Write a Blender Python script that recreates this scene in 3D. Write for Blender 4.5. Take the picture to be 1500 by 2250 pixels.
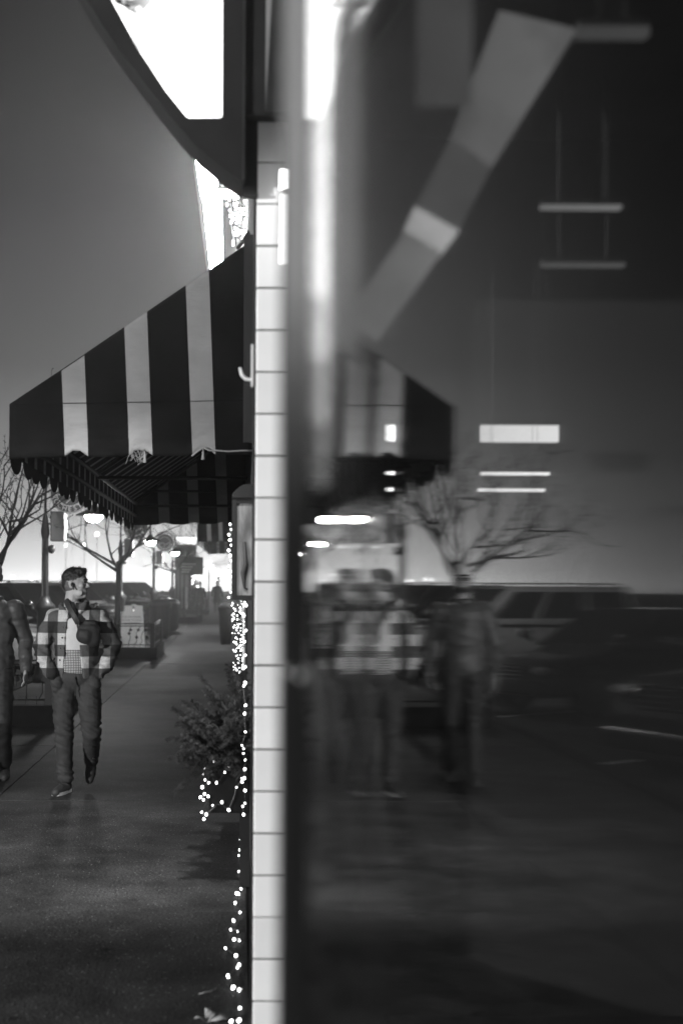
import bpy, bmesh, math, random
from mathutils import Vector, Matrix, noise
R = math.radians
PI = math.pi
for o in list(bpy.data.objects):
    bpy.data.objects.remove(o)
scene = bpy.context.scene
C = scene.collection

# ------------------------------------------------------------------ camera, sky, light, exposure
VX, VY, F, HC = 525.0, 1278.0, 3125.0, 1.68      # vanishing point and focal length in photo pixels, eye height
cam_d = bpy.data.cameras.new('camera')
cam = bpy.data.objects.new('camera', cam_d); C.objects.link(cam)
cam.location = (0, 0, HC)
cam.rotation_euler = (R(90), R(-0.30), 0)
cam_d.sensor_fit = 'VERTICAL'; cam_d.sensor_height = 36; cam_d.sensor_width = 24
cam_d.lens = 50
cam_d.shift_x = (750 - VX) / 2250
cam_d.shift_y = (VY - 1125) / 2250
cam_d.clip_start = 0.02; cam_d.clip_end = 2000
cam_d.dof.use_dof = True
cam_d.dof.focus_distance = 11.2
cam_d.dof.aperture_fstop = 2.2
scene.camera = cam

world = bpy.data.worlds.new('World'); scene.world = world; world.use_nodes = True
wn, wl = world.node_tree.nodes, world.node_tree.links
bg = wn['Background']
tc = wn.new('ShaderNodeTexCoord'); sx = wn.new('ShaderNodeSeparateXYZ')
wl.new(tc.outputs['Generated'], sx.inputs[0])
ab = wn.new('ShaderNodeMath'); ab.operation = 'ABSOLUTE'; wl.new(sx.outputs['Z'], ab.inputs[0])
rp = wn.new('ShaderNodeValToRGB'); wl.new(ab.outputs[0], rp.inputs[0])
els = rp.color_ramp.elements
stops = [(0.0, 2.2), (0.010, 1.6), (0.045, .70), (0.085, .30), (0.15, .13), (0.26, .060), (0.38, .025), (0.8, .015)]
els[0].position, els[0].color = stops[0][0], (stops[0][1],) * 3 + (1,)
els[1].position, els[1].color = stops[-1][0], (stops[-1][1],) * 3 + (1,)
for p, v in stops[1:-1]:
    e = els.new(p); e.color = (v, v, v, 1)
hx = wn.new('ShaderNodeVectorMath'); hx.operation = 'MULTIPLY'; hx.inputs[1].default_value = (1, 1, 0); wl.new(tc.outputs['Generated'], hx.inputs[0])
hn = wn.new('ShaderNodeVectorMath'); hn.operation = 'NORMALIZE'; wl.new(hx.outputs[0], hn.inputs[0])
hs = wn.new('ShaderNodeSeparateXYZ'); wl.new(hn.outputs[0], hs.inputs[0])
hm0 = wn.new('ShaderNodeMapRange'); hm0.inputs['From Min'].default_value = -1; hm0.inputs['From Max'].default_value = 1; wl.new(hs.outputs['Y'], hm0.inputs['Value'])
ra = wn.new('ShaderNodeValToRGB'); wl.new(hm0.outputs[0], ra.inputs[0])
ea = ra.color_ramp.elements     # town glow along the street, fading to the sides
ea[0].position, ea[0].color = 0.0, (.12, .12, .12, 1)
ea[1].position, ea[1].color = 1.0, (1.12, 1.12, 1.12, 1)
for p, v in ((.85, .15), (.953, .2), (.978, .36), (.987, .62), (.993, .88), (.9975, 1.0)):
    e = ea.new(p); e.color = (v, v, v, 1)
mw = wn.new('ShaderNodeVectorMath'); mw.operation = 'MULTIPLY'; wl.new(rp.outputs[0], mw.inputs[0]); wl.new(ra.outputs[0], mw.inputs[1])
wl.new(mw.outputs[0], bg.inputs['Color'])
bg.inputs['Strength'].default_value = 1.0

vs = scene.view_settings
vs.view_transform = 'Standard'; vs.look = 'None'; vs.exposure = 0; vs.gamma = 1; vs.use_curve_mapping = False
scene.render.engine = 'CYCLES'
cy = scene.cycles
cy.use_denoising = True
cy.max_bounces = 10; cy.diffuse_bounces = 3; cy.glossy_bounces = 4; cy.transparent_max_bounces = 16
cy.transmission_bounces = 4; cy.volume_bounces = 0
cy.sample_clamp_indirect = 4.0; cy.sample_clamp_direct = 0
cy.use_light_tree = True
cy.caustics_reflective = True; cy.caustics_refractive = False
cy.blur_glossy = 0.0
KEY_POWER = 6900
FLOOD_POWER = 2000

# ------------------------------------------------------------------ helpers
def at(px, py, Y):
    return Vector(((px - VX) / F * Y, Y, HC + (VY - py) / F * Y))
def gy(py, z=0.0):
    return F * (HC - z) / (py - VY)

MATS = {}
def nn(nt, t, **kw):
    n = nt.nodes.new(t)
    for k, v in kw.items(): setattr(n, k, v)
    return n
def mat(name, base, rough=0.6, metal=0.0, var=0.0, vscale=8.0, bump=0.0, bscale=40.0, stretch=None, spec=0.5, coat=0.0):
    if name in MATS: return MATS[name]
    m = bpy.data.materials.new(name); m.use_nodes = True
    nt = m.node_tree; b = nt.nodes['Principled BSDF']
    b.inputs['Base Color'].default_value = (base, base, base, 1)
    b.inputs['Roughness'].default_value = rough
    b.inputs['Metallic'].default_value = metal
    b.inputs['Specular IOR Level'].default_value = spec
    b.inputs['Coat Weight'].default_value = coat
    tcn = nn(nt, 'ShaderNodeTexCoord'); mp = nn(nt, 'ShaderNodeMapping')
    if stretch: mp.inputs['Scale'].default_value = stretch
    nt.links.new(tcn.outputs['Object'], mp.inputs['Vector'])
    if var > 0:
        nz = nn(nt, 'ShaderNodeTexNoise'); nz.inputs['Scale'].default_value = vscale; nz.inputs['Detail'].default_value = 5
        nt.links.new(mp.outputs[0], nz.inputs['Vector'])
        mr = nn(nt, 'ShaderNodeMapRange')
        mr.inputs['From Min'].default_value = .3; mr.inputs['From Max'].default_value = .7
        mr.inputs['To Min'].default_value = base * (1 - var); mr.inputs['To Max'].default_value = base * (1 + var)
        nt.links.new(nz.outputs['Fac'], mr.inputs['Value'])
        nt.links.new(mr.outputs[0], b.inputs['Base Color'])
    if bump > 0:
        nz = nn(nt, 'ShaderNodeTexNoise'); nz.inputs['Scale'].default_value = bscale; nz.inputs['Detail'].default_value = 4
        nt.links.new(mp.outputs[0], nz.inputs['Vector'])
        bp = nn(nt, 'ShaderNodeBump'); bp.inputs['Strength'].default_value = bump; bp.inputs['Distance'].default_value = .01
        nt.links.new(nz.outputs['Fac'], bp.inputs['Height']); nt.links.new(bp.outputs[0], b.inputs['Normal'])
    MATS[name] = m
    return m
def emit(name, strength, sampling='AUTO', var=0.0, scale=3.0):
    if name in MATS: return MATS[name]
    m = bpy.data.materials.new(name); m.use_nodes = True
    nt = m.node_tree; nt.nodes.remove(nt.nodes['Principled BSDF'])
    e = nn(nt, 'ShaderNodeEmission'); e.inputs['Strength'].default_value = strength
    nt.links.new(e.outputs[0], nt.nodes['Material Output'].inputs['Surface'])
    if var > 0:
        tcn = nn(nt, 'ShaderNodeTexCoord')
        nz = nn(nt, 'ShaderNodeTexNoise'); nz.inputs['Scale'].default_value = scale; nz.inputs['Detail'].default_value = 8
        nt.links.new(tcn.outputs['Object'], nz.inputs['Vector'])
        mr = nn(nt, 'ShaderNodeMapRange'); mr.inputs['From Min'].default_value = .3; mr.inputs['From Max'].default_value = .6
        mr.inputs['To Min'].default_value = 1 - var; mr.inputs['To Max'].default_value = 1
        nt.links.new(nz.outputs['Fac'], mr.inputs['Value']); nt.links.new(mr.outputs[0], e.inputs['Color'])
    m.cycles.emission_sampling = sampling
    MATS[name] = m
    return m

class MB:
    def __init__(s): s.v = []; s.f = []; s.m = []
    def add(s, vs_, fs, m=0):
        b = len(s.v); s.v += [tuple(p) for p in vs_]
        for f in fs: s.f.append(tuple(i + b for i in f)); s.m.append(m)
        return s
    def box(s, x0, x1, y0, y1, z0, z1, m=0):
        p = [(x0,y0,z0),(x1,y0,z0),(x1,y1,z0),(x0,y1,z0),(x0,y0,z1),(x1,y0,z1),(x1,y1,z1),(x0,y1,z1)]
        return s.add(p, [(0,3,2,1),(4,5,6,7),(0,1,5,4),(1,2,6,5),(2,3,7,6),(3,0,4,7)], m)
    def obox(s, c, ux, uy, uz, m=0):
        c, ux, uy, uz = map(Vector, (c, ux, uy, uz)); p = []
        for a in (-1, 1):
            for q in ((-1,-1),(1,-1),(1,1),(-1,1)):
                p.append(c + ux*q[0] + uy*q[1] + uz*a)
        return s.add(p, [(0,3,2,1),(4,5,6,7),(0,1,5,4),(1,2,6,5),(2,3,7,6),(3,0,4,7)], m)
    def tube(s, pts, rad, n=8, m=0, flat=None):
        pts = [Vector(p) for p in pts]
        if not hasattr(rad, '__len__'): rad = [rad] * len(pts)
        t0 = (pts[1] - pts[0]).normalized()
        u = t0.orthogonal().normalized()
        if flat is not None:
            fv = Vector(flat); u = (fv - t0 * fv.dot(t0)).normalized()
        b = len(s.v); prev = t0
        for i, p in enumerate(pts):
            t = (pts[min(i+1, len(pts)-1)] - pts[max(i-1, 0)]).normalized()
            q = prev.rotation_difference(t); u = q @ u; u = (u - t*u.dot(t)).normalized(); prev = t
            w = t.cross(u)
            r = rad[i]; ra, rb = (r if hasattr(r, '__len__') else (r, r))
            for k in range(n):
                a = 2*PI*k/n
                s.v.append(tuple(p + u*(math.cos(a)*ra) + w*(math.sin(a)*rb)))
        for i in range(len(pts)-1):
            for k in range(n):
                k2 = (k+1) % n
                s.f.append((b+i*n+k, b+i*n+k2, b+(i+1)*n+k2, b+(i+1)*n+k)); s.m.append(m)
        s.f.append(tuple(b+k for k in range(n))[::-1]); s.m.append(m)
        e = b + (len(pts)-1)*n
        s.f.append(tuple(e+k for k in range(n))); s.m.append(m)
        return s
    def lathe(s, prof, c=(0,0,0), n=20, m=0):
        b = len(s.v)
        for r, z in prof:
            for k in range(n):
                a = 2*PI*k/n
                s.v.append((c[0]+r*math.cos(a), c[1]+r*math.sin(a), c[2]+z))
        for i in range(len(prof)-1):
            for k in range(n):
                k2 = (k+1) % n
                s.f.append((b+i*n+k, b+i*n+k2, b+(i+1)*n+k2, b+(i+1)*n+k)); s.m.append(m)
        return s
    def ell(s, c, r, n=12, k=8, rot=None, m=0):
        c = Vector(c); b = len(s.v)
        for i in range(1, k):
            th = PI*i/k
            for j in range(n):
                a = 2*PI*j/n
                p = Vector((r[0]*math.sin(th)*math.cos(a), r[1]*math.sin(th)*math.sin(a), r[2]*math.cos(th)))
                if rot: p = rot @ p
                s.v.append(tuple(c+p))
        for sg in (1, -1):
            p = Vector((0, 0, r[2]*sg))
            if rot: p = rot @ p
            s.v.append(tuple(c+p))
        for i in range(k-2):
            for j in range(n):
                j2 = (j+1) % n
                s.f.append((b+i*n+j, b+(i+1)*n+j, b+(i+1)*n+j2, b+i*n+j2)); s.m.append(m)
        t = b + (k-1)*n
        for j in range(n):
            j2 = (j+1) % n
            s.f.append((t, b+j, b+j2)); s.m.append(m)
            s.f.append((t+1, b+(k-2)*n+j2, b+(k-2)*n+j)); s.m.append(m)
        return s
    def cap(s, a, b_, ra, rb, n=12, m=0):
        a, b_ = Vector(a), Vector(b_); d = b_ - a; L = d.length
        t = d / L
        pts, rad = [], []
        for i in range(4):
            th = PI/2*i/3.2; pts.append(a - t*ra*math.cos(th)); rad.append(max(ra*math.sin(th), ra*.12))
        pts.append(a); rad.append(ra); pts.append(b_); rad.append(rb)
        for i in range(3, -1, -1):
            th = PI/2*i/3.2; pts.append(b_ + t*rb*math.cos(th)); rad.append(max(rb*math.sin(th), rb*.12))
        return s.tube(pts, rad, n, m)
    def prism(s, poly, y0, y1, m=0, inv=False):
        n = len(poly)
        v = [(x, y0, z) for x, z in poly] + [(x, y1, z) for x, z in poly]
        f = [tuple(range(n)), tuple(range(2*n-1, n-1, -1))]
        for i in range(n):
            j = (i+1) % n; f.append((i, i+n, j+n, j))
        return s.add(v, f, m)
    def mesh(s, name, mats, smooth=False, weld=False):
        me = bpy.data.meshes.new(name); me.from_pydata(s.v, [], s.f)
        for mm in (mats if isinstance(mats, (list, tuple)) else [mats]): me.materials.append(mm)
        me.polygons.foreach_set('material_index', s.m)
        if smooth: me.polygons.foreach_set('use_smooth', [True]*len(s.f))
        me.update()
        bm = bmesh.new(); bm.from_mesh(me)
        if weld: bmesh.ops.remove_doubles(bm, verts=bm.verts, dist=.0005)
        bmesh.ops.recalc_face_normals(bm, faces=bm.faces); bm.to_mesh(me); bm.free()
        return me
    def build(s, name, mats, parent=None, smooth=False, loc=None, weld=False):
        return put(name, s.mesh(name, mats, smooth, weld), parent, loc)
def put(name, me, parent=None, loc=None):
    o = bpy.data.objects.new(name, me); C.objects.link(o)
    if parent: o.parent = parent
    if loc is not None: o.location = loc
    return o
def tag(o, label=None, cat=None, group=None, kind=None):
    if label: o['label'] = label
    if cat: o['category'] = cat
    if group: o['group'] = group
    if kind: o['kind'] = kind
    return o
def thing(name, label, cat, loc=(0,0,0), rz=0, group=None):
    o = bpy.data.objects.new(name, None); C.objects.link(o)
    o.location = loc; o.rotation_euler = (0, 0, rz); o.empty_display_size = .1
    return tag(o, label, cat, group)
def copy_tree(o, parent=None):
    c = o.copy(); C.objects.link(c)
    if parent: c.parent = parent
    for ch in list(o.children): copy_tree(ch, c)
    return c
def blob(mb, voxel, it=4):
    """one continuous skin grown round overlapping volumes"""
    me = mb.mesh('tmp', [])
    o = bpy.data.objects.new('tmp', me); C.objects.link(o)
    md = o.modifiers.new('r', 'REMESH'); md.mode = 'VOXEL'; md.voxel_size = voxel
    if it:
        sm = o.modifiers.new('s', 'SMOOTH'); sm.iterations = it; sm.factor = .5
    bpy.context.view_layer.update()
    dg = bpy.context.evaluated_depsgraph_get()
    out = bpy.data.meshes.new_from_object(o.evaluated_get(dg))
    bpy.data.objects.remove(o)
    out.polygons.foreach_set('use_smooth', [True]*len(out.polygons))
    return out
def crease(me, fn):
    ns = [v.normal.copy() for v in me.vertices]
    for v, n_ in zip(me.vertices, ns):
        v.co += n_ * fn(v.co)
    me.update(); return me
def setmat(me, m):
    me.materials.clear(); me.materials.append(m); return me
def text_mesh(txt, size, m, ext=.002):
    cu = bpy.data.curves.new('t', 'FONT'); cu.body = txt; cu.size = size; cu.extrude = ext
    cu.align_x = 'CENTER'; cu.align_y = 'CENTER'; cu.resolution_u = 3
    o = bpy.data.objects.new('t', cu); C.objects.link(o)
    bpy.context.view_layer.update()
    me = bpy.data.meshes.new_from_object(o.evaluated_get(bpy.context.evaluated_depsgraph_get()))
    bpy.data.objects.remove(o)
    return setmat(me, m)

# ------------------------------------------------------------------ materials
def ground_mat():
    m = bpy.data.materials.new('wet concrete'); m.use_nodes = True
    nt = m.node_tree; b = nt.nodes['Principled BSDF']; L = nt.links
    g = nn(nt, 'ShaderNodeNewGeometry')
    n1 = nn(nt, 'ShaderNodeTexNoise'); n1.inputs['Scale'].default_value = .9; n1.inputs['Detail'].default_value = 6
    n2 = nn(nt, 'ShaderNodeTexNoise'); n2.inputs['Scale'].default_value = 75; n2.inputs['Detail'].default_value = 3
    vo = nn(nt, 'ShaderNodeTexVoronoi'); vo.inputs['Scale'].default_value = 80
    for n_ in (n1, n2, vo): L.new(g.outputs['Position'], n_.inputs['Vector'])
    a = nn(nt, 'ShaderNodeMapRange'); a.inputs['From Min'].default_value = .3; a.inputs['From Max'].default_value = .7
    a.inputs['To Min'].default_value = .018; a.inputs['To Max'].default_value = .048; L.new(n1.outputs['Fac'], a.inputs['Value'])
    c = nn(nt, 'ShaderNodeMapRange'); c.inputs['From Min'].default_value = .3; c.inputs['From Max'].default_value = .75
    c.inputs['To Min'].default_value = .25; c.inputs['To Max'].default_value = 1.9; L.new(n2.outputs['Fac'], c.inputs['Value'])
    mu = nn(nt, 'ShaderNodeMath', operation='MULTIPLY'); L.new(a.outputs[0], mu.inputs[0]); L.new(c.outputs[0], mu.inputs[1])
    # pale aggregate grains
    sp = nn(nt, 'ShaderNodeSeparateColor'); L.new(vo.outputs['Color'], sp.inputs[0])
    gt = nn(nt, 'ShaderNodeMath', operation='GREATER_THAN'); gt.inputs[1].default_value = .955; L.new(sp.outputs[0], gt.inputs[0])
    lt = nn(nt, 'ShaderNodeMath', operation='LESS_THAN'); lt.inputs[1].default_value = .35; L.new(vo.outputs['Distance'], lt.inputs[0])
    gr = nn(nt, 'ShaderNodeMath', operation='MULTIPLY'); L.new(gt.outputs[0], gr.inputs[0]); L.new(lt.outputs[0], gr.inputs[1])
    mx = nn(nt, 'ShaderNodeMix'); mx.data_type = 'FLOAT'; L.new(gr.outputs[0], mx.inputs[0]); L.new(mu.outputs[0], mx.inputs[2]); mx.inputs[3].default_value = .16
    st_ = nn(nt, 'ShaderNodeTexVoronoi'); st_.inputs['Scale'].default_value = 2.3; L.new(g.outputs['Position'], st_.inputs['Vector'])     # gum and oil spots
    sg_ = nn(nt, 'ShaderNodeMapRange'); sg_.inputs['From Min'].default_value = .03; sg_.inputs['From Max'].default_value = .09; sg_.inputs['To Min'].default_value = .45; sg_.inputs['To Max'].default_value = 1; L.new(st_.outputs['Distance'], sg_.inputs['Value'])
    n3 = nn(nt, 'ShaderNodeTexNoise'); n3.inputs['Scale'].default_value = 3.2; n3.inputs['Detail'].default_value = 9; n3.inputs['Roughness'].default_value = .7; L.new(g.outputs['Position'], n3.inputs['Vector'])
    s3 = nn(nt, 'ShaderNodeMapRange'); s3.inputs['From Min'].default_value = .35; s3.inputs['From Max'].default_value = .65; s3.inputs['To Min'].default_value = .6; s3.inputs['To Max'].default_value = 1.25; L.new(n3.outputs['Fac'], s3.inputs['Value'])
    m3 = nn(nt, 'ShaderNodeMath', operation='MULTIPLY'); L.new(sg_.outputs[0], m3.inputs[0]); L.new(s3.outputs[0], m3.inputs[1])
    m4 = nn(nt, 'ShaderNodeMath', operation='MULTIPLY'); L.new(mx.outputs[0], m4.inputs[0]); L.new(m3.outputs[0], m4.inputs[1])
    L.new(m4.outputs[0], b.inputs['Base Color'])
    b.inputs['Roughness'].default_value = .6; b.inputs['Specular IOR Level'].default_value = .02
    bp = nn(nt, 'ShaderNodeBump'); bp.inputs['Strength'].default_value = .8; bp.inputs['Distance'].default_value = .006
    L.new(n2.outputs['Fac'], bp.inputs['Height']); L.new(bp.outputs[0], b.inputs['Normal'])
    return m
M_ground = ground_mat()
M_asphalt = mat('asphalt', .045, .8, spec=.02, var=.3, vscale=2, bump=.4, bscale=120)
M_kerb = mat('dark kerb stone', .008, .85, spec=.05, var=.4, vscale=12, bump=.3, bscale=60)
M_iron = mat('black iron', .010, .5, .0, spec=.25, bump=.15, bscale=80)
M_pole = mat('dark painted steel', .03, .38, .2, var=.2, vscale=20)
M_dark = mat('dark timber', .016, .55, spec=.25, var=.4, vscale=6, bump=.2, bscale=50, stretch=(1, 1, .15))
M_fascia = mat('marquee fascia', .016, .6, spec=.2, var=.25, vscale=5, bump=.1, bscale=30)
M_tile = mat('white glazed tile', .86, .38, var=.035, vscale=5, bump=.02, bscale=14)
M_grout = mat('dark grout', .05, .9, bump=.3, bscale=90)
M_stucco = mat('dark facade render', .05, .8, var=.25, vscale=3, bump=.3, bscale=40)
M_brick = mat('soot brick', .12, .85, var=.35, vscale=9, bump=.4, bscale=25)
M_fab_d = mat('dark awning cloth', .0045, .9, var=.35, vscale=5, bump=.25, bscale=9, spec=.05)
def cloth(name, base):
    m = mat(name, base, .85, var=.12, vscale=5, bump=.0)
    nt = m.node_tree; b = nt.nodes['Principled BSDF']
    tcn = nn(nt, 'ShaderNodeTexCoord'); mp = nn(nt, 'ShaderNodeMapping'); mp.inputs['Scale'].default_value = (3, 3, 9)
    nt.links.new(tcn.outputs['Object'], mp.inputs[0])
    nz = nn(nt, 'ShaderNodeTexNoise'); nz.inputs['Scale'].default_value = 2.2; nz.inputs['Detail'].default_value = 3; nt.links.new(mp.outputs[0], nz.inputs[0])
    bp = nn(nt, 'ShaderNodeBump'); bp.inputs['Strength'].default_value = .5; bp.inputs['Distance'].default_value = .02
    nt.links.new(nz.outputs['Fac'], bp.inputs['Height']); nt.links.new(bp.outputs[0], b.inputs['Normal'])
    b.inputs['Transmission Weight'].default_value = 0
    return m
M_fab_l = cloth('pale awning cloth', .185)
M_white = mat('white paint', .75, .35, var=.05)
M_alu = mat('brushed aluminium', .62, .42, .0, var=.1, vscale=3)
M_bark = mat('bark', .03, .85, var=.4, vscale=30, bump=.6, bscale=60)
M_twig = mat('twig bark', .022, .8)
M_skin = mat('skin', .36, .5, var=.08, vscale=12, bump=.05, bscale=120)
M_hair = mat('dark hair', .012, .5, bump=.5, bscale=160)
M_denim = mat('denim', .032, .8, var=.35, vscale=7, bump=.35, bscale=60)
M_black = mat('black cloth', .012, .7, bump=.2, bscale=60)
M_rubber = mat('black rubber', .015, .55)
M_chrome = mat('chrome', .8, .12, 1.0)
M_glass_d = mat('dark car glass', .01, .05, 0, spec=.8)
M_sole = mat('pale shoe sole', .5, .6)
M_boot = mat('dark suede', .03, .7, var=.2, vscale=30)
M_needle = mat('fir needles', .024, .7, spec=.15, var=.5, vscale=20)
M_bulb = emit('lit bulb', 8.0, 'AUTO')
M_bulb_far = emit('far lit bulb', 9.0, 'NONE')
M_lamp = emit('street lamp glass', 260.0, 'AUTO')
M_wire = mat('dark wire', .02, .5)

# ------------------------------------------------------------------ ground, road
base = MB().add([(-150, -45, -.14), (60, -45, -.14), (60, 262, -.14), (-150, 262, -.14)], [(0, 1, 2, 3)]).build('road', M_asphalt); tag(base, kind='structure')
pav = MB().box(-3.42, 6, -44, 250, -.30, -.012).build('sidewalk', M_kerb); tag(pav, kind='structure')
slab_cols = [(-3.40, -1.86), (-1.85, .048)]
rng = random.Random(3)
J0, JP = -0.0, 3.62
for ci, (x0, x1) in enumerate(slab_cols):
    w = x1 - x0
    def slab_mesh(L):
        mb = MB(); b = .002
        mb.add([(0,0,-.03),(w,0,-.03),(w,L,-.03),(0,L,-.03),(0,0,-b),(w,0,-b),(w,L,-b),(0,L,-b),(b,b,0),(w-b,b,0),(w-b,L-b,0),(b,L-b,0)],
               [(0,3,2,1),(0,1,5,4),(1,2,6,5),(2,3,7,6),(3,0,4,7),(4,5,9,8),(5,6,10,9),(6,7,11,10),(7,4,8,11),(8,9,10,11)])
        return mb.mesh('slab', M_ground)
    sm = slab_mesh(JP - .01)
    for k in range(-3, 26):
        o = put('slab', sm, pav, (x0, J0 + k*JP + .005, rng.uniform(-.002, .002)))
far_slab = MB().box(-3.40, .048, J0 + 26*JP + .005, 250, -.03, 0).build('slab', M_ground, pav)
kb = MB()
for i in range(60):
    kb.box(-3.60, -3.43, -40 + i*4.0, -40 + i*4.0 + 3.99, -.30, .005)
kb.build('kerb', M_kerb, pav)
# painted bay lines on the road
pl = MB()
for i in range(20):
    y = 9 + i*5.0
    pl.add([(-3.7, y, -.136), (-3.7, y+.12, -.136), (-8.2, y+3.2+.12, -.136), (-8.2, y+3.2, -.136)], [(0, 1, 2, 3)])
pl.build('parking_line', mat('road paint', .5, .6, var=.3, vscale=20), base)

# ------------------------------------------------------------------ the shop with the window
WX = .075
shop = thing('shop_building', 'dark shop with large window glass and white tiled pier in the foreground', 'building')
MB().box(WX, 7, 5.42, 20, 0, 7.2).build('wall', M_stucco, shop)
MB().box(.085, 7, -4.5, 5.40, 3.36, 7.2).build('upper_wall', M_stucco, shop)
MB().box(.10, 7, -4.5, 5.40, -.01, .04).build('shop_floor', M_kerb, shop)
MB().box(6.9, 7, -4.5, 5.40, .05, 3.35).build('back_wall', M_stucco, shop)
MB().box(.09, 6.88, -4.5, -4.4, .05, 3.35).build('side_wall', M_stucco, shop)
MB().box(.09, 6.88, 5.36, 5.39, .05, 3.35).build('partition', mat('dark interior paint', .02, .8), shop)
MB().box(.07, .3, -4.4, -1.2, .05, 3.35).build('front_wall', M_stucco, shop)
MB().box(.066, .3, -1.2, 1.44, .045, .42).build('stall_riser', M_dark, shop)
MB().box(.235, .30, 1.5, 5.15, .045, .42).build('stall_riser', M_dark, shop)
MB().box(.06, .3, -1.2, 1.44, 2.9, 3.35).build('transom_panel', M_dark, shop)
# recessed sidelight between window and tiled pier
MB().box(.235, .30, 1.5, 5.15, 2.75, 3.35).build('lintel', M_dark, shop)
MB().box(.235, .30, 2.9, 2.98, .42, 2.75).build('mullion', M_dark, shop)

def glass_mat(name, rough, ripple):
    m = bpy.data.materials.new(name); m.use_nodes = True
    nt = m.node_tree; L = nt.links; nt.nodes.remove(nt.nodes['Principled BSDF'])
    g = nn(nt, 'ShaderNodeNewGeometry')
    d = nn(nt, 'ShaderNodeVectorMath', operation='DOT_PRODUCT'); L.new(g.outputs['Incoming'], d.inputs[0]); L.new(g.outputs['Normal'], d.inputs[1])
    a = nn(nt, 'ShaderNodeMath', operation='ABSOLUTE'); L.new(d.outputs['Value'], a.inputs[0])
    s = nn(nt, 'ShaderNodeMath', operation='SUBTRACT'); s.inputs[0].default_value = 1; L.new(a.outputs[0], s.inputs[1])
    p = nn(nt, 'ShaderNodeMath', operation='POWER'); p.inputs[1].default_value = 5; L.new(s.outputs[0], p.inputs[0])
    r = nn(nt, 'ShaderNodeMath', operation='MULTIPLY_ADD'); r.inputs[1].default_value = .96; r.inputs[2].default_value = .04; L.new(p.outputs[0], r.inputs[0])
    gl = nn(nt, 'ShaderNodeBsdfGlossy'); gl.inputs['Roughness'].default_value = rough; gl.inputs['Color'].default_value = (.78, .78, .78, 1)
    tr = nn(nt, 'ShaderNodeBsdfTransparent'); tr.inputs['Color'].default_value = (.93, .93, .93, 1)
    mx = nn(nt, 'ShaderNodeMixShader'); L.new(r.outputs[0], mx.inputs[0]); L.new(tr.outputs[0], mx.inputs[1]); L.new(gl.outputs[0], mx.inputs[2])
    L.new(mx.outputs[0], nt.nodes['Material Output'].inputs['Surface'])
    if ripple > 0:     # slight vertical waves of an old pane
        mp = nn(nt, 'ShaderNodeMapping'); mp.inputs['Scale'].default_value = (0, 26, 1.3); L.new(g.outputs['Position'], mp.inputs[0])
        nz = nn(nt, 'ShaderNodeTexNoise'); nz.inputs['Scale'].default_value = 1; nz.inputs['Detail'].default_value = 1.0; L.new(mp.outputs[0], nz.inputs[0])
        bp = nn(nt, 'ShaderNodeBump'); bp.inputs['Strength'].default_value = 1; bp.inputs['Distance'].default_value = ripple
        L.new(nz.outputs['Fac'], bp.inputs['Height']); L.new(bp.outputs[0], gl.inputs['Normal'])
    return m
M_pane1 = glass_mat('window glass', .022, .00014)
M_pane2 = glass_mat('inner window glass', .02, .0002)
def pane(m0, slope, th, y0, y1, z0, z1, name, m, parent):
    mb = MB()
    v = []
    for z in (z0, z1):
        for y in (y0, y1):
            x = m0 + slope*y
            v += [(x, y, z), (x + th, y, z)]
    mb.add(v, [(0,1,3,2),(4,6,7,5),(0,4,5,1),(1,5,7,3),(3,7,6,2),(2,6,4,0)])
    return mb.build(name, m, parent)
win = thing('shop_window', 'large dark window pane at right mirroring the street and walkers', 'window')
def wavy_pane(y0, y1, z0, z1, th):
    # an old pane that bends slightly along its length
    X, Y_, prof = .0700, 0.0, []
    def slope(y):
        if y < .66: return -.0135
        if y < .72: return -.0135 + (-.0256 + .0135)*(y - .66)/.06
        if y < .88: return -.0256
        if y < .95: return -.0256 + (.0206)*(y - .88)/.07
        if y < 1.05: return -.005
        return -.005 + .026*min(1, (y - 1.05)/.25)
    y = 0.0; x = X; pts = [(x, y)]
    while y < y1 - 1e-6:
        d = min(.01, y1 - y); x += slope(y + d/2)*d; y += d; pts.append((x, y))
    pts = [(X - .0135*y0, y0)] + pts
    mb = MB(); n_ = len(pts)
    for dx in (0, th):
        for z in (z0, z1):
            for (px_, py_) in pts: mb.v.append((px_ + dx, py_, z))
    for i in range(n_ - 1):
        mb.f += [(i, i+1, n_+i+1, n_+i), (2*n_+i, 3*n_+i, 3*n_+i+1, 2*n_+i+1), (i, 2*n_+i, 2*n_+i+1, i+1), (n_+i, n_+i+1, 3*n_+i+1, 3*n_+i)]
    mb.f += [(0, n_, 3*n_, 2*n_), (n_-1, 3*n_-1, 4*n_-1, 2*n_-1)]
    mb.m = [0]*len(mb.f)
    return mb
wavy_pane(-1.1, 1.36, .42, 2.9, .004).build('pane', M_pane1, win)
stile = MB().box(.040, .063, 1.375, 1.44, .42, 2.9).build('stile', mat('dark bronze frame', .10, .6, 0, spec=.1), win)
MB().box(.064, .115, 1.385, 1.44, .42, 2.9).build('inner_stile', mat('grey frame', .28, .6), win)
MB().tube([(.0735, 1.34, 1.95), (.0735, 1.34, 2.86)], .008, 16).build('edge_streak_glow', emit('added edge streak glow', 17, 'AUTO'), win, True)  # added glow in place of the bright reflection streak at the glass edge
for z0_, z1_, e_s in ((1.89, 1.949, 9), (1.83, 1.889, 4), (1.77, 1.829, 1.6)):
    MB().tube([(.0735, 1.34, z0_), (.0735, 1.34, z1_)], .008, 16).build('edge_streak_glow', emit('fading edge streak glow %.1f' % e_s, e_s, 'AUTO'), win, True)  # added dimmer pieces that fade the streak out downwards
MB().box(.064, .12, -1.15, -1.1, .42, 2.9).build('stile', M_dark, win)
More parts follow.
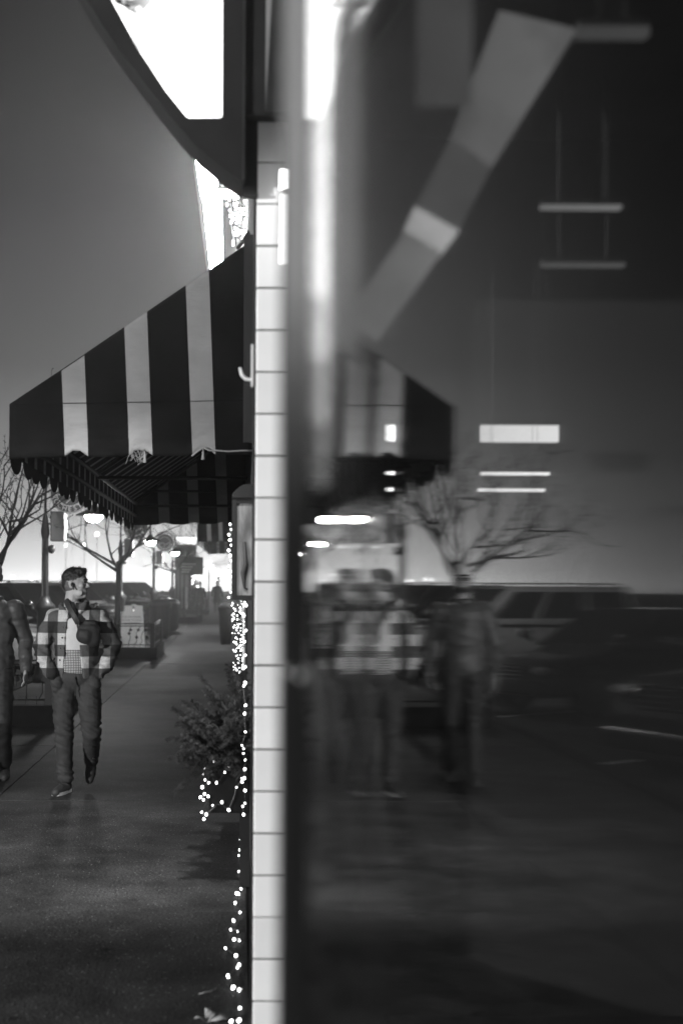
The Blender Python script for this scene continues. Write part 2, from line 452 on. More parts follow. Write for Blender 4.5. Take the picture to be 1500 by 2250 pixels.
for x in (.0475, .0585):
    MB().ell((x, 1.366 if x < .05 else 1.30, 1.594), (.004, .003, .004), 14, 8).build('bolt', mat('dull bolt', .5, .6), win, True)
door = thing('entrance_door', 'recessed glass entrance beside the white tiled pier', 'door')
MB().box(.236, .26, 5.06, 5.14, .42, 2.75).build('jamb', M_dark, door)
MB().box(.262, .268, 2.98, 5.15, .42, 2.75).build('glass', M_pane2, door)

# ------------------------------------------------------------------ tiled pier
pier = thing('tiled_pier', 'narrow pier of stacked white glazed tiles running floor to marquee', 'pier', (0, 0, 0))
PX0, PY, TP = .0545, 5.165, .1523
MB().box(PX0 + .004, PX0 + .34, PY + .006, 5.40, 0, 3.355).build('pier_core', M_grout, pier)
MB().box(PX0 - .006, PX0 + .003, PY + .03, 5.40, 0, 3.355).build('edge_strip', M_dark, pier)
def tile_mesh():
    bm = bmesh.new(); bmesh.ops.create_cube(bm, size=1)
    bmesh.ops.scale(bm, vec=(TP - .0055, .012, TP - .0055), verts=bm.verts)
    bmesh.ops.bevel(bm, geom=list(bm.edges), offset=.0035, segments=2, profile=.5, affect='EDGES')
    me = bpy.data.meshes.new('tile'); bm.to_mesh(me); bm.free()
    me.materials.append(M_tile)
    return me
_nt = M_tile.node_tree; _b = _nt.nodes['Principled BSDF']; _src = _b.inputs['Base Color'].links[0].from_socket
_oi = nn(_nt, 'ShaderNodeObjectInfo'); _mr = nn(_nt, 'ShaderNodeMapRange'); _mr.inputs['To Min'].default_value = .93; _mr.inputs['To Max'].default_value = 1.06
_nt.links.new(_oi.outputs['Random'], _mr.inputs['Value'])
_mu = nn(_nt, 'ShaderNodeMath', operation='MULTIPLY'); _nt.links.new(_src, _mu.inputs[0]); _nt.links.new(_mr.outputs[0], _mu.inputs[1]); _nt.links.new(_mu.outputs[0], _b.inputs['Base Color'])
tm = tile_mesh()
rng = random.Random(7)
for i in range(22):
    for j in range(2):
        o = put('tile', tm, pier, (PX0 + TP*(j+.5) + .001, PY + rng.uniform(-.0012, .0012), .005 + TP*(i+.5) + rng.uniform(-.0008, .0008)))
        o.rotation_euler = (rng.uniform(-.006, .006), 0, rng.uniform(-.006, .006))
hook = thing('wall_hook', 'small pale curved hook sticking out beside the white tiles', 'hook')
p0 = at(552, 830, 5.25)
MB().tube([at(556, 826, 5.25), at(548, 834, 5.25), at(537, 832, 5.25), at(529, 824, 5.25), at(525, 808, 5.25)], [.006]*4 + [.005], 8).build('hook_arm', M_white, hook, True)
MB().box(at(549, 0, 5.25).x, PX0 - .006, 5.235, 5.265, at(0, 850, 5.25).z, at(0, 758, 5.25).z).build('back_plate', M_white, hook)
tube = thing('tube_light', 'short lit vertical tube lamp beside the top of the tiles', 'light')
ta, tb = at(619, 374, 5.0), at(617, 578, 5.0)
MB().tube([ta, (ta*.8 + tb*.2)], .019, 14).build('lamp_head', emit('tube lamp', 9, 'AUTO'), tube, True)
MB().tube([(ta*.79 + tb*.21), (ta*.74 + tb*.26)], .016, 14).build('collar', M_alu, tube, True)
MB().tube([(ta*.735 + tb*.265), tb], .0165, 14).build('diffuser', emit('tube lamp body', 3.2, 'AUTO'), tube, True)

# ------------------------------------------------------------------ marquee sign
MY = 5.10
mq = thing('marquee_sign', 'large lit marquee with dark curved frame above the tiles', 'sign')
def P2(px, py, Y=MY):
    p = at(px, py, Y); return (p.x, p.z)
outer = [P2(*q) for q in ((527, 405), (490, 378), (430, 330), (385, 280), (340, 225), (300, 172), (260, 120), (220, 62), (180, 0), (130, -90), (60, -260), (20, -460), (10, -640))]
inner = [P2(*q) for q in ((483, 262), (478, 265), (410, 266), (404, 262), (360, 208), (300, 118), (235, 0), (180, -110), (120, -280), (90, -460), (80, -590), (482, -590))]
top = [P2(527, -640)]
MB().prism(outer + top, MY + .012, MY + .20).build('sign_case', M_fascia, mq)
# face ring around the lit panel
def ring(o_, i_, y0, y1):
    mb = MB(); n1 = len(o_)
    bm = bmesh.new()
    vo_ = [bm.verts.new((x, y0, z)) for x, z in o_]; vi = [bm.verts.new((x, y0, z)) for x, z in i_]
    eo = [bm.edges.new((vo_[k], vo_[(k+1) % len(vo_)])) for k in range(len(vo_))]
    ei = [bm.edges.new((vi[k], vi[(k+1) % len(vi)])) for k in range(len(vi))]
    bmesh.ops.triangle_fill(bm, use_beauty=True, use_dissolve=False, edges=eo + ei)
    g = bmesh.ops.extrude_face_region(bm, geom=list(bm.faces))
    bmesh.ops.translate(bm, vec=(0, y1 - y0, 0), verts=[e for e in g['geom'] if isinstance(e, bmesh.types.BMVert)])
    bmesh.ops.recalc_face_normals(bm, faces=bm.faces)
    me = bpy.data.meshes.new('ring'); bm.to_mesh(me); bm.free(); return me
put('face_frame', setmat(ring(outer + top, inner, MY - .03, MY + .010), M_fascia), mq)
M_mq = emit('marquee panel', 3.2, 'AUTO')
_nt = M_mq.node_tree; _e = [n for n in _nt.nodes if n.type == 'EMISSION'][0]
_tc = nn(_nt, 'ShaderNodeTexCoord'); _nz = nn(_nt, 'ShaderNodeTexNoise'); _nz.inputs['Scale'].default_value = 11; _nz.inputs['Detail'].default_value = 7; _nz.inputs['Distortion'].default_value = 1.2
_nt.links.new(_tc.outputs['Object'], _nz.inputs['Vector'])
_c = at(262, 18, MY); _d = nn(_nt, 'ShaderNodeVectorMath', operation='DISTANCE'); _d.inputs[1].default_value = (_c.x, MY, _c.z); _nt.links.new(_tc.outputs['Object'], _d.inputs[0])
_m = nn(_nt, 'ShaderNodeMapRange'); _m.inputs['From Min'].default_value = .02; _m.inputs['From Max'].default_value = .30; _m.inputs['To Min'].default_value = 1; _m.inputs['To Max'].default_value = 0; _nt.links.new(_d.outputs['Value'], _m.inputs['Value'])
_n = nn(_nt, 'ShaderNodeMapRange'); _n.inputs['From Min'].default_value = .42; _n.inputs['From Max'].default_value = .62; _nt.links.new(_nz.outputs['Fac'], _n.inputs['Value'])
_x = nn(_nt, 'ShaderNodeMath', operation='MULTIPLY'); _nt.links.new(_m.outputs[0], _x.inputs[0]); _nt.links.new(_n.outputs[0], _x.inputs[1])
_s = nn(_nt, 'ShaderNodeMath', operation='SUBTRACT'); _s.inputs[0].default_value = 1; _nt.links.new(_x.outputs[0], _s.inputs[1]); _nt.links.new(_s.outputs[0], _e.inputs['Color'])     # smoky motif printed on the panel
MB().prism(inner, MY - .004, MY + .008).build('lit_panel', M_mq, mq)
MB().box(P2(527, 0)[0], P2(533, 0)[0], MY - .035, MY + .21, P2(0, 400)[1], 6.2).build('edge_trim', M_pole, mq)
br = thing('marquee_bracket', 'dark ribbed bracket block under the marquee beside the top tile', 'bracket')
bx0, bx1 = P2(531, 0)[0], P2(563, 0)[0]
bz0, bz1 = P2(0, 420)[1], P2(0, 258)[1]
MB().box(bx0, bx1 - .002, MY + .036, MY + .055, bz0, bz1).build('block', M_dark, br)
for k in range(4):
    x = bx0 + .004 + k*(bx1 - bx0)/4
    MB().box(x, x + .006, MY + .030, MY + .0355, bz0 + .005, bz1 - .005).build('rib', M_dark, br)
MB().box(bx0 - .001, bx1, MY + .028, MY + .057, bz0 - .012, bz0 - .0005).build('foot_trim', M_pole, br)
MB().box(bx0 - .001, P2(620, 0)[0] + .08, MY - .02, MY + .3, bz1 + .002, 6.2).build('fascia_post', M_fascia, br)

# (the street lamp behind the viewer carries its own light, see street lamps)
# flood lamp on the back of the marquee, shining down the pavement
fl = thing('flood_lamp', 'small flood lamp fixed behind the marquee, aimed down the pavement', 'lamp', (-.62, 5.50, 4.72))
MB().box(-.09, .09, -.06, .05, -.06, .06).build('housing', M_pole, fl)
MB().tube([(0, -.06, 0), (0, -.2, .02)], .015, 8).build('stem', M_pole, fl, True)
fd = bpy.data.lights.new('flood_light', 'SPOT'); fd.energy = FLOOD_POWER; fd.spot_size = R(45); fd.spot_blend = .85; fd.shadow_soft_size = .06
fo = bpy.data.objects.new('flood_light', fd); C.objects.link(fo); fo.parent = fl; fo.location = (0, .09, 0)
fo.rotation_euler = (R(34), 0, R(10))

sw_ = MB().box(WX - .012, WX - .002, 12.6, 17.8, .7, 2.3).build('lit_window', emit('near shop window', .25, 'AUTO'), shop)
for y_ in (12.5, 14.3, 16.1, 17.85): MB().box(WX - .03, WX - .001, y_, y_ + .07, .6, 2.4).build('window_frame', M_dark, shop)
# ------------------------------------------------------------------ awnings
def awning(name, label, Y0, Y1, xw, xf, zt, zf, zb, per, wl_frac, parts_detail=True):
    a = thing(name, label, 'awning')
    # end panels: vertical stripes
    nsub = 10
    lights_x = [(-1.357 + .133*0, 0)]
    W = xw - xf
    def stripes_x():
        out = []; x = xf
        # dark / light boundaries measured from the photograph (fractions of the width)
        fr = [0, .212, .306, .470, .563, .722, .817, 1.0] if per is None else None
        return [xf + W*q for q in fr]
    bx = stripes_x()
    rg = random.Random(int(Y0*10))
    for ei, y in enumerate((Y0, Y1)):
        mb = MB()
        for i in range(len(bx) - 1):
            x0, x1 = bx[i], bx[i+1]; mi = i % 2; ns = 3 if mi else 6
            for q in range(ns):
                xa, xb = x0 + (x1-x0)*q/ns, x0 + (x1-x0)*(q+1)/ns
                nz_ = 34
                cols = []
                for x in (xa, xb):
                    u = (x - xf)/W
                    ztop = zf + (zt - zf)*u
                    # scalloped foot
                    lightmid = [(bx[k]+bx[k+1])/2 for k in (1, 3, 5)]
                    zbt = zb
                    dmin = min(abs(x - l_) for l_ in lightmid)
                    zbt = zb + (.055*max(0, 1 - dmin/.075) if ei == 0 else .03*max(0, 1 - dmin/.09)) + .03*u
                    lean = .055*(1-u)*0
                    col = []
                    for k in range(nz_ + 1):
                        t = k/nz_; z = zbt + (ztop - zbt)*t
                        low = max(0, 1 - t*2.2)
                        wv = (.034*noise.noise(Vector((x*3 + z*4 + 5, z*15, Y0))) + .020*noise.noise(Vector((x*6, z*30 + x*8, Y0)))) * low + .012*noise.noise(Vector((x*1.5, z*1.2, Y0)))
                        col.append((x + .045*(ztop - z)*min(1, u*5)*min(1, (1 - u)*5), y + wv, z))
                    cols.append(col)
                b = len(mb.v); mb.v += cols[0] + cols[1]
                for k in range(nz_):
                    mb.f.append((b+k, b+nz_+1+k, b+nz_+2+k, b+k+1)); mb.m.append(mi)
        o = mb.build('end_panel', [M_fab_d, M_fab_l], a, True, weld=True)
        sd = o.modifiers.new('thick', 'SOLIDIFY'); sd.thickness = .006; sd.offset = 0
    # roof and front valance
    n = int(round((Y1 - Y0)/.43)); per_y = (Y1 - Y0)/n
    roof, val = MB(), MB()
    for k in range(n):
        for (fa, fb, mi) in ((0, .36, 0), (.36, .64, 1), (.64, 1.0, 0)):
            ya, yb = Y0 + per_y*(k+fa), Y0 + per_y*(k+fb)
            prev = None
            for t in range(5):
                u = t/4; x = xf + W*u; z = zf + (zt - zf)*u - .006*math.sin(PI*u)
                cur = ((x, ya, z), (x, yb, z))
                if prev: roof.add([prev[0], prev[1], cur[1], cur[0]], [(0, 1, 2, 3)], mi)
                prev = cur
            val.add([(xf, ya, zb+.02), (xf, yb, zb+.02), (xf, yb, zf), (xf, ya, zf)], [(0, 1, 2, 3)], mi)
        # scallop
        for q in range(1):
            ya = Y0 + per_y*k; pts = [(xf + .004, ya, zb+.02)]
            for t in range(9):
                th = PI*t/8
                pts.append((xf + .004 + .012*math.sin(k*1.7+q), ya + per_y*.5*(1 - math.cos(th)), zb + .02 - .10*math.sin(th)))
            val.add(pts, [tuple(range(len(pts)))], 0)
    for nm, mb in (('roof_cloth', roof), ('front_valance', val)):
        o = mb.build(nm, [M_fab_d, M_fab_l], a)
        sd = o.modifiers.new('thick', 'SOLIDIFY'); sd.thickness = .005; sd.offset = 0
    # frame
    for y in ([Y0 + .03, (Y0+Y1)/2, Y1 - .03] if parts_detail else [Y0 + .03, Y1 - .03]):
        MB().tube([(xf + .03, y, zb + .25), (xw, y, zb + .25)], .018, 8).build('frame_bar', M_iron, a, True)
        MB().tube([(xf + .03, y, zf - .03), (xw - .02, y, zt - .06)], .018, 8).build('frame_bar', M_iron, a, True)
    for z in (zf - .045, zb + .12):
        MB().tube([(xf + .03, Y0 + .04, z), (xf + .03, Y1 - .04, z)], .02, 8).build('frame_bar', M_iron, a, True)
    MB().tube([(xw - .4, Y1 - .3, zb + .42), (xf + .1, Y1 - .3, zb + .42)], .016, 8).build('frame_bar', M_iron, a, True)
    return a, bx
aw, bx = awning('striped_awning', 'big dark and pale striped awning over the pavement, nearest', 8.40, 18.3, .075, -1.357, 3.70, 2.72, 2.40, None, .3)
MB().tube([(-1.34, 8.385, 2.72), (-.6, 8.38, 2.735), (.06, 8.385, 2.75)], .0018, 5).build('seam', M_fab_d, aw)
# white binding drooping along the foot, tassels, seam lines
MB().tube([at(420, 1003, 8.38), at(433, 992, 8.38), at(445, 984, 8.38), at(458, 990, 8.38), at(468, 990, 8.38), at(500, 992, 8.38), at(530, 990, 8.38), at(553, 990, 8.38)], .006, 6).build('binding', M_fab_l, aw, True)
for (px, py) in ((445, 985), (317, 992)):
    t0 = at(px, py, 8.375)
    MB().lathe([(.003, 0), (.004, -.02), (.009, -.026), (.007, -.034), (.012, -.068), (.008, -.07), (0, -.055)], t0, 10).build('tassel', M_fab_l, aw, True)
MB().box(.02, .074, 8.36, 8.42, 2.5, 3.72).build('wall_post', M_dark, aw)
MB().tube([(-.02, 8.38, 3.64), (.05, 8.38, 3.74), (.05, 8.38, 3.70)], .012, 8).build('finial', M_iron, aw, True)
rg = random.Random(5)
fr = MB()
for k in range(26):
    a0 = at(rg.uniform(280, 322), rg.uniform(985, 1000), 8.38)
    fr.tube([a0, a0 + Vector((rg.uniform(-.02, .02), rg.uniform(-.01, .01), rg.uniform(-.01, -.04))), a0 + Vector((rg.uniform(-.03, .03), 0, rg.uniform(-.02, -.07)))], .0012, 4)
tag(fr.build('frayed_threads', M_fab_l, aw), kind='stuff')
_keep = M_fab_l; M_fab_l = cloth('bright awning cloth', .75)
aw2, _ = awning('striped_awning', 'small far awning with bold pale stripes beyond the menu case', 46, 66, .075, -1.36, 3.75, 3.55, 2.95, None, .3, False)

M_fab_l = _keep
# ------------------------------------------------------------------ lit blade sign and hanging light curtain above the awning
bs = thing('blade_sign', 'brilliant lit vertical sign in two sections above the awning', 'sign')
BY = 19.0
M_blade = emit('blade panel', 150, 'AUTO')
def quadprism(poly, y0, y1, nm, m, par): return MB().prism([P2(x, y, BY) for x, y in poly], y0, y1).build(nm, m, par)
quadprism([(441, 433), (474, 418), (483, 418), (486, 640), (464, 640)], BY, BY+.3, 'lit_panel', M_blade, bs)
quadprism([(418, 300), (466, 300), (474, 410), (437, 425)], BY, BY+.3, 'lit_panel', M_blade, bs)
quadprism([(412, 298), (418, 300), (464, 642), (458, 640)], BY - .03, BY+.33, 'frame', M_alu, bs)
quadprism([(437, 427), (474, 411), (540, 411), (540, 417), (475, 417), (440, 432)], BY - .03, BY+.33, 'cross_bar', M_alu, bs)
lc = thing('light_curtain', 'slanting strands of small fairy lights beside the lit blade sign', 'string lights')
rg = random.Random(11)
bulb_me = MB().ell((0, 0, 0), (.014, .014, .017), 8, 6).mesh('bulb', M_bulb_far, True)
for s_ in range(14):
    xt = 462 + s_*7
    a0, a1 = at(xt, 300, BY + .8), at(xt + 62, 600, BY + .8)
    MB().tube([a0, (a0+a1)/2 + Vector((.02, 0, 0)), a1], .006, 5).build('strand', M_wire, lc)
    for k in range(30):
        t = rg.random()
        p = a0.lerp(a1, t) + Vector((rg.uniform(-.03, .03), rg.uniform(-.1, -.02), rg.uniform(-.05, .05)))
        if VX + p.x*F/p.y > 556 or VX + p.x*F/p.y < 480: continue
        put('bulb', bulb_me, lc, p)

# ------------------------------------------------------------------ menu case, planter, fairy lights along the wall
mc = thing('menu_case', 'dark framed glazed menu case with arched cap on the wall', 'display case')
MYc = 7.5
def PM(px, py): return at(px, py, MYc)
x0, x1 = PM(509, 0).x, WX - .002
z0, z1, z2 = PM(0, 1319).z, PM(0, 1094).z, PM(0, 1064).z
MB().box(x0, x0 + .024, MYc, MYc + .8, z0, z1).build('frame_side', M_iron, mc)
MB().box(x0 + .0245, x1, MYc + .002, MYc + .8, z0, z0 + .026).build('frame_bottom', M_iron, mc)
MB().box(x0 + .0245, x1, MYc + .002, MYc + .8, z1 - .028, z1).build('frame_top', M_iron, mc)
MB().box(x0 + .0245, x1, MYc + .012, MYc + .02, z0 + .0265, z1 - .0285).build('side_glass', mat('misted glass', .17, .22, 0, var=.65, vscale=9, bump=.5, bscale=60, stretch=(1, 1, .35)), mc)
MB().box(x0 + .0245, x1, MYc + .03, MYc + .78, z0 + .0265, z1 - .0285).build('case_inside', M_kerb, mc)
capm = MB()
prof = [(x0, z1 + .001)] + [(x0 + (x1 - x0)*t/6, z1 + .02 + (z2 - z1 - .02)*math.sin(PI*.5*t/4 if t < 4 else PI*.5)) for t in range(7)] + [(x1, z1 + .001)]
capm.prism(prof, MYc - .01, MYc + .81).build('cap', M_iron, mc)
card = MB().tube([PM(536, 1190), PM(540, 1240), PM(534, 1260), PM(537, 1290), PM(544, 1296)], [.008, .012, .014, .006, .004], 8).build('hanging_cord', M_black, mc, True)
card.location.y = .004

pb = thing('window_planter', 'dark planter box of fir boughs draped with fairy lights', 'planter')
PYp = 7.80
def PP(px, py, Y=PYp): return at(px, py, Y)
bx0_, bz0_, bz1_ = PP(462, 0).x, PP(0, 1787).z, PP(0, 1680).z
M_box = mat('black planter', .007, .8, spec=.1, var=.3, vscale=10)
b_ = MB().box(bx0_, WX - .01, PYp, PYp + 1.5, bz0_, bz1_).build('box', M_box, pb)
bv = b_.modifiers.new('b', 'BEVEL'); bv.width = .008; bv.segments = 2
MB().box(.012, .066, PYp + .02, PYp + .1, 0.0, bz0_ - .001).build('bracket', M_iron, pb)
MB().box(.012, .066, PYp + 1.3, PYp + 1.4, 0.0, bz0_ - .001).build('bracket', M_iron, pb)
MB().box(bx0_ - .006, WX - .012, PYp - .006, PYp + 1.506, bz1_ - .018, bz1_ + .004).build('rim', M_dark, pb)
def bough(mb, p, d, L, droop, rg, twigs=True):
    pts = []; q = Vector(p); d = Vector(d).normalized(); n_ = 9
    for i in range(n_ + 1):
        pts.append(q.copy()); d = (d + Vector((0, 0, -droop/n_)) + Vector((rg.uniform(-.05, .05),)*1 + (rg.uniform(-.05, .05), rg.uniform(-.04, .04)))).normalized(); q = q + d*L/n_
    mb.tube(pts, [.005*(1 - .8*i/n_) + .001 for i in range(n_+1)], 5, 0)
    def needles(pts, L, num, nl):
        for k in range(num):
            t = rg.uniform(.12, 1.0)*(len(pts)-1); i = min(int(t), len(pts)-2)
            a = pts[i].lerp(pts[i+1], t - i); dd = (pts[i+1]-pts[i]).normalized()
            s = dd.orthogonal().normalized(); s.rotate(Matrix.Rotation(rg.uniform(0, 2*PI), 3, dd))
            e = (dd*rg.uniform(.3, .8) + s).normalized()*nl*rg.uniform(.7, 1.15)
            w = e.cross(dd).normalized()*.0017
            mb.add([a - w, a + w, a + e*.6 + w*.8, a + e, a + e*.6 - w*.8], [(0, 1, 2, 3, 4)], 1)
    needles(pts, L, int(260*L/.3), .024)
    if twigs:
        for i in range(2, n_):
            for sg in (-1, 1):
                dd = (pts[i]-pts[i-1]).normalized(); s = dd.cross(Vector((0, 0, 1))).normalized()*sg
                e = (dd*.8 + s*.8 + Vector((0, 0, rg.uniform(-.25, .2)))).normalized()
                Lt = L*.34*(1 - i/n_*.6); tp = [pts[i], pts[i] + e*Lt*.5, pts[i] + e*Lt + Vector((0, 0, -.01))]
                mb.tube(tp, [.002, .0016, .0008], 4, 0); needles(tp, Lt, int(520*Lt), .02)
rg = random.Random(21)
for k in range(125):
    t = rg.random()
    p = Vector((rg.uniform(bx0_ + .03, .02), PYp + rg.uniform(.03, 1.3)*t, bz1_ - .01))
    up = rg.uniform(.1, 1.5)
    d = Vector((rg.uniform(-1.1, .25), rg.uniform(-.9, .6), up))
    if p.x + d.x > .3: d.x *= .3
    mb = MB(); bough(mb, p, d, rg.uniform(.22, .40) if up > .7 else rg.uniform(.2, .32), rg.uniform(.2, .9), rg)
    mb.build('fir_bough', [M_twig, M_needle], pb)
for (pa, pe, dr) in (((455, 1690), (378, 1738), .7), ((470, 1640), (376, 1606), .5), ((480, 1600), (405, 1540), .4), ((470, 1660), (392, 1660), .6), ((500, 1560), (440, 1490), .2), ((520, 1550), (505, 1460), .1), ((530, 1600), (530, 1480), .1)):
    a0, a1 = PP(*pa), PP(*pe); mb = MB(); bough(mb, a0, (a1 - a0) + Vector((0, -.02, .04)), (a1-a0).length*1.05, dr, rg)
    mb.build('fir_bough', [M_twig, M_needle], pb)

near_bulb = MB().ell((0, 0, 0), (.0068, .0068, .009), 8, 6).mesh('bulb', M_bulb, True)
def light_string(name, label, pts, loose=.004, bulbm=near_bulb, group=None, seed=1):
    s = thing(name, label, 'string lights', group=group)
    rg = random.Random(seed); path = []
    for i, p in enumerate(pts):
        path.append(p + Vector((rg.uniform(-1, 1)*loose, rg.uniform(0, 1)*loose, rg.uniform(-1, 1)*loose)))
    fine = []
    for i in range(len(path)-1):
        for t in (0, .33, .66): fine.append(path[i].lerp(path[i+1], t) + Vector((rg.uniform(-1, 1), rg.uniform(-1, 1), rg.uniform(-1, 1)))*loose)
    fine.append(path[-1])
    MB().tube(fine, .0026, 5).build('wire', M_wire, s)
    for p in pts:
        o = put('bulb', bulbm, s, p); o.scale = (rg.uniform(.62, 1.15),)*3; o.rotation_euler = (rg.uniform(-.8, .8), rg.uniform(-.8, .8), 0)
    return s
gpx = [(536,1807),(538,1820),(535,1833),(531,1845),(530,1868),(528,1880),(537,1895),(535,1905),(528,1915),(536,1925),(533,1953),(523,1963),(528,1964),(521,1984),(531,2005),(517,2023),(511,2043),(527,2047),(519,2065),(530,2066),(500,2084),(523,2100),(530,2120),(526,2126),(506,2145),(517,2170),(531,2175),(532,2215),(513,2244),(530,2242)]
light_string('string_lights', 'fairy lights lying on the pavement along the foot of the wall', [at(x, y, gy(y, .015)) for x, y in gpx], .006, seed=2)
vpx = [(541,1330),(536,1352),(541,1385),(538,1410),(540,1440),(541,1465),(535,1468),(540,1500),(537,1507),(541,1550),(539,1568),(541,1608),(534,1638),(537,1645),(537,1655),(541,1670),(540,1690),(539,1710),(534,1718),(541,1737),(541,1765),(536,1772),(538,1790)]
light_string('string_lights', 'fairy lights hanging straight down the wall between menu case and planter', [at(x, y, 7.42 + .05*math.sin(i)) for i, (x, y) in enumerate(vpx)], .004, seed=3)
ppx = [(523,1668),(505,1684),(496,1697),(478,1720),(463,1692),(473,1675),(452,1690),(450,1700),(453,1714),(461,1720),(447,1730),(452,1745),(443,1752),(450,1758),(460,1750),(446,1785),(456,1790),(451,1800),(470,1770),(490,1763),(505,1780),(522,1730),(534,1709)]
light_string('string_lights', 'fairy lights looped over the corner of the dark planter box', [PP(x, y, PYp - .02) for x, y in ppx], .006, seed=4)
rg = random.Random(8)
cpts = []
for k in range(120):
    t = k/119; y = 1326 + 150*t
    w = 15 - 5*t
    Yc = rg.uniform(8.7, 9.6)
    cpts.append(at(524 + rg.uniform(-w, w), y + rg.uniform(-4, 4), Yc))
gl = light_string('light_garland', 'thick bright garland of fairy lights hanging under the menu case', cpts, .006, MB().ell((0, 0, 0), (.0045, .0045, .006), 8, 6).mesh('bulb', emit('garland bulb', 7, 'NONE'), True), seed=5)
MB().tube([at(537, 1322, 9.7), at(537, 1470, 9.7)], .012, 8).build('pole', M_white, gl, True)
epx = [(505 + (3*math.sin(i*2.1)), 1152 + i*11.5) for i in range(15)]
light_string('string_lights', 'fairy lights edging the wall just left of the menu case', [at(x, y, 17.5) for x, y in epx], .01, MB().ell((0, 0, 0), (.016, .016, .02), 8, 6).mesh('bulb', M_bulb_far, True), seed=6)

# ------------------------------------------------------------------ street lamps with round signs
M_banner = mat('grey sign disc', .06, .5, var=.1, vscale=6)
M_letter = mat('pale lettering', .8, .6)
def lamp_post(seed):
    t = thing('street_lamp', '', 'street lamp')
    MB().lathe([(0, 0), (.2, 0), (.2, .1), (.17, .14), (.13, .5), (.13, 1.15), (.17, 1.22), (.17, 1.27), (.10, 1.34), (.075, 1.42)], n=16).build('base', M_pole, t, True)
    shaft = MB(); n = 16
    rings_ = [(.062, 1.40), (.055, 2.36), (.055, 2.37)]
    for r, z in rings_:
        for k in range(n*2):
            a = PI*k/n; rr = r*(1 if k % 2 == 0 else .86); shaft.v.append((rr*math.cos(a), rr*math.sin(a), z))
    for i in range(2):
        for k in range(2*n):
            k2 = (k+1) % (2*n); shaft.f.append((i*2*n+k, i*2*n+k2, (i+1)*2*n+k2, (i+1)*2*n+k)); shaft.m.append(0)
    shaft.build('shaft', M_pole, t)
    MB().lathe([(.055, 2.371), (.072, 2.45), (.075, 2.52), (.06, 2.60), (.04, 2.74), (.028, 2.78), (.024, 2.80)], n=16).build('collar', M_pole, t, True)
    arc = [(0, 0, 2.79), (0, 0, 3.12)] + [(.40 - .40*math.cos(PI*q/14), 0, 3.12 + .42*math.sin(PI*q/14)) for q in range(1, 15)] + [(.80, 0, 2.98)]
    MB().tube(arc, .023, 8).build('arm', M_pole, t, True)
    sg = thing('sign', '', ''); sg.parent = t
    for k in ('label', 'category'):
        if k in sg: del sg[k]
    C.objects.unlink(sg); bpy.data.objects.remove(sg)
    disc = MB()
    nseg = 40; rr = .335; c = (.405, 0, 3.13)
    ringv = [(c[0] + rr*math.cos(2*PI*k/nseg), c[2] + rr*math.sin(2*PI*k/nseg)) for k in range(nseg)]
    d = disc.prism(ringv, -.012, .012).build('round_sign', M_banner, t)
    def circ(r, w):
        return MB().tube([(c[0] + r*math.cos(2*PI*k/nseg), -.0135, c[2] + r*math.sin(2*PI*k/nseg)) for k in range(nseg+1)], w, 5).build('sign_ring', M_letter, d)
    circ(.325, .005); circ(.215, .006)
    lv = MB()
    lv.tube([(c[0]-.19, -.014, c[2]-.03), (c[0]-.08, -.014, c[2]-.01), (c[0]+.04, -.014, c[2]-.07), (c[0]-.06, -.014, c[2]-.17)], .007, 5)
    lv.tube([(c[0]+.04, -.014, c[2]-.07), (c[0]+.14, -.014, c[2]-.02), (c[0]+.19, -.014, c[2]+.02)], .007, 5)
    lv.build('sign_ring', M_letter, d)
    word = 'ROCHESTER'
    for i, ch in enumerate(word):
        ang = R(-90 - 76 + i*152/8)
        rr_ = .268
        o = put('letter', letters[ch], d, (c[0] + rr_*math.cos(ang), -.0135, c[2] + rr_*math.sin(ang)))
        o.rotation_euler = (R(90), -(ang + PI/2), 0)
    MB().lathe([(.012, 3.0), (.018, 2.97), (.03, 2.94), (.055, 2.93), (.075, 2.89), (.15, 2.84), (.295, 2.775), (.30, 2.755), (.285, 2.762), (.14, 2.80), (.0, 2.86)], (.80, 0, 0), 28).build('lamp_shade', M_pole, t, True)
    MB().ell((.80, 0, 2.755), (.145, .145, .105), 20, 12).build('lamp_globe', M_lamp, t, True)
    sp = MB().box(.10, .325, -.14, .14, 2.33, 2.82).build('speaker', M_pole, t)
    bvv = sp.modifiers.new('b', 'BEVEL'); bvv.width = .012; bvv.segments = 2
    gm = MB()
    for k in range(5):
        gm.box(.327 + .012*math.sin(PI*(k+.5)/5), .331 + .012*math.sin(PI*(k+.5)/5), -.12, .12, 2.36 + k*.086, 2.44 + k*.086)
    gm.build('grille', M_white, sp)
    MB().box(.02, .10, -.02, .02, 2.60, 2.64).build('speaker_bracket', M_pole, t)
    MB().ell((.105, 0, 2.20), (.062, .062, .075), 14, 10).build('camera_ball', M_pole, t, True)
    return t
letters = {ch: text_mesh(ch, .115, M_letter, .002) for ch in set('ROCHESTER')}
lp0 = lamp_post(1)
lp_lab = ['street lamp nearest the awning, its round sign half hidden by scallops', 'second street lamp, behind the bare tree and under the awning corner',
          'third street lamp with its whole arch and round sign clear of the awning', 'fourth street lamp, overlapping the dark hanging notice board', 'fifth and faintest street lamp in the fog beyond the notice board']
for i in range(5):
    o = lp0 if i == 0 else copy_tree(lp0)
    o.location = (-3.2, 23.5 + 15*i, 0)
    tag(o, lp_lab[i], 'street lamp', 'street lamps along the kerb')
for _k in range(3):
    _l = bpy.data.lights.new('lamp_light', 'SPOT'); _l.energy = (240, 480, 240)[_k]; _l.spot_size = R(168); _l.spot_blend = .25; _l.shadow_soft_size = .12
    _o = bpy.data.objects.new('lamp_light', _l); C.objects.link(_o); _o.location = (-2.4, 23.5 + 15*_k, 2.60)
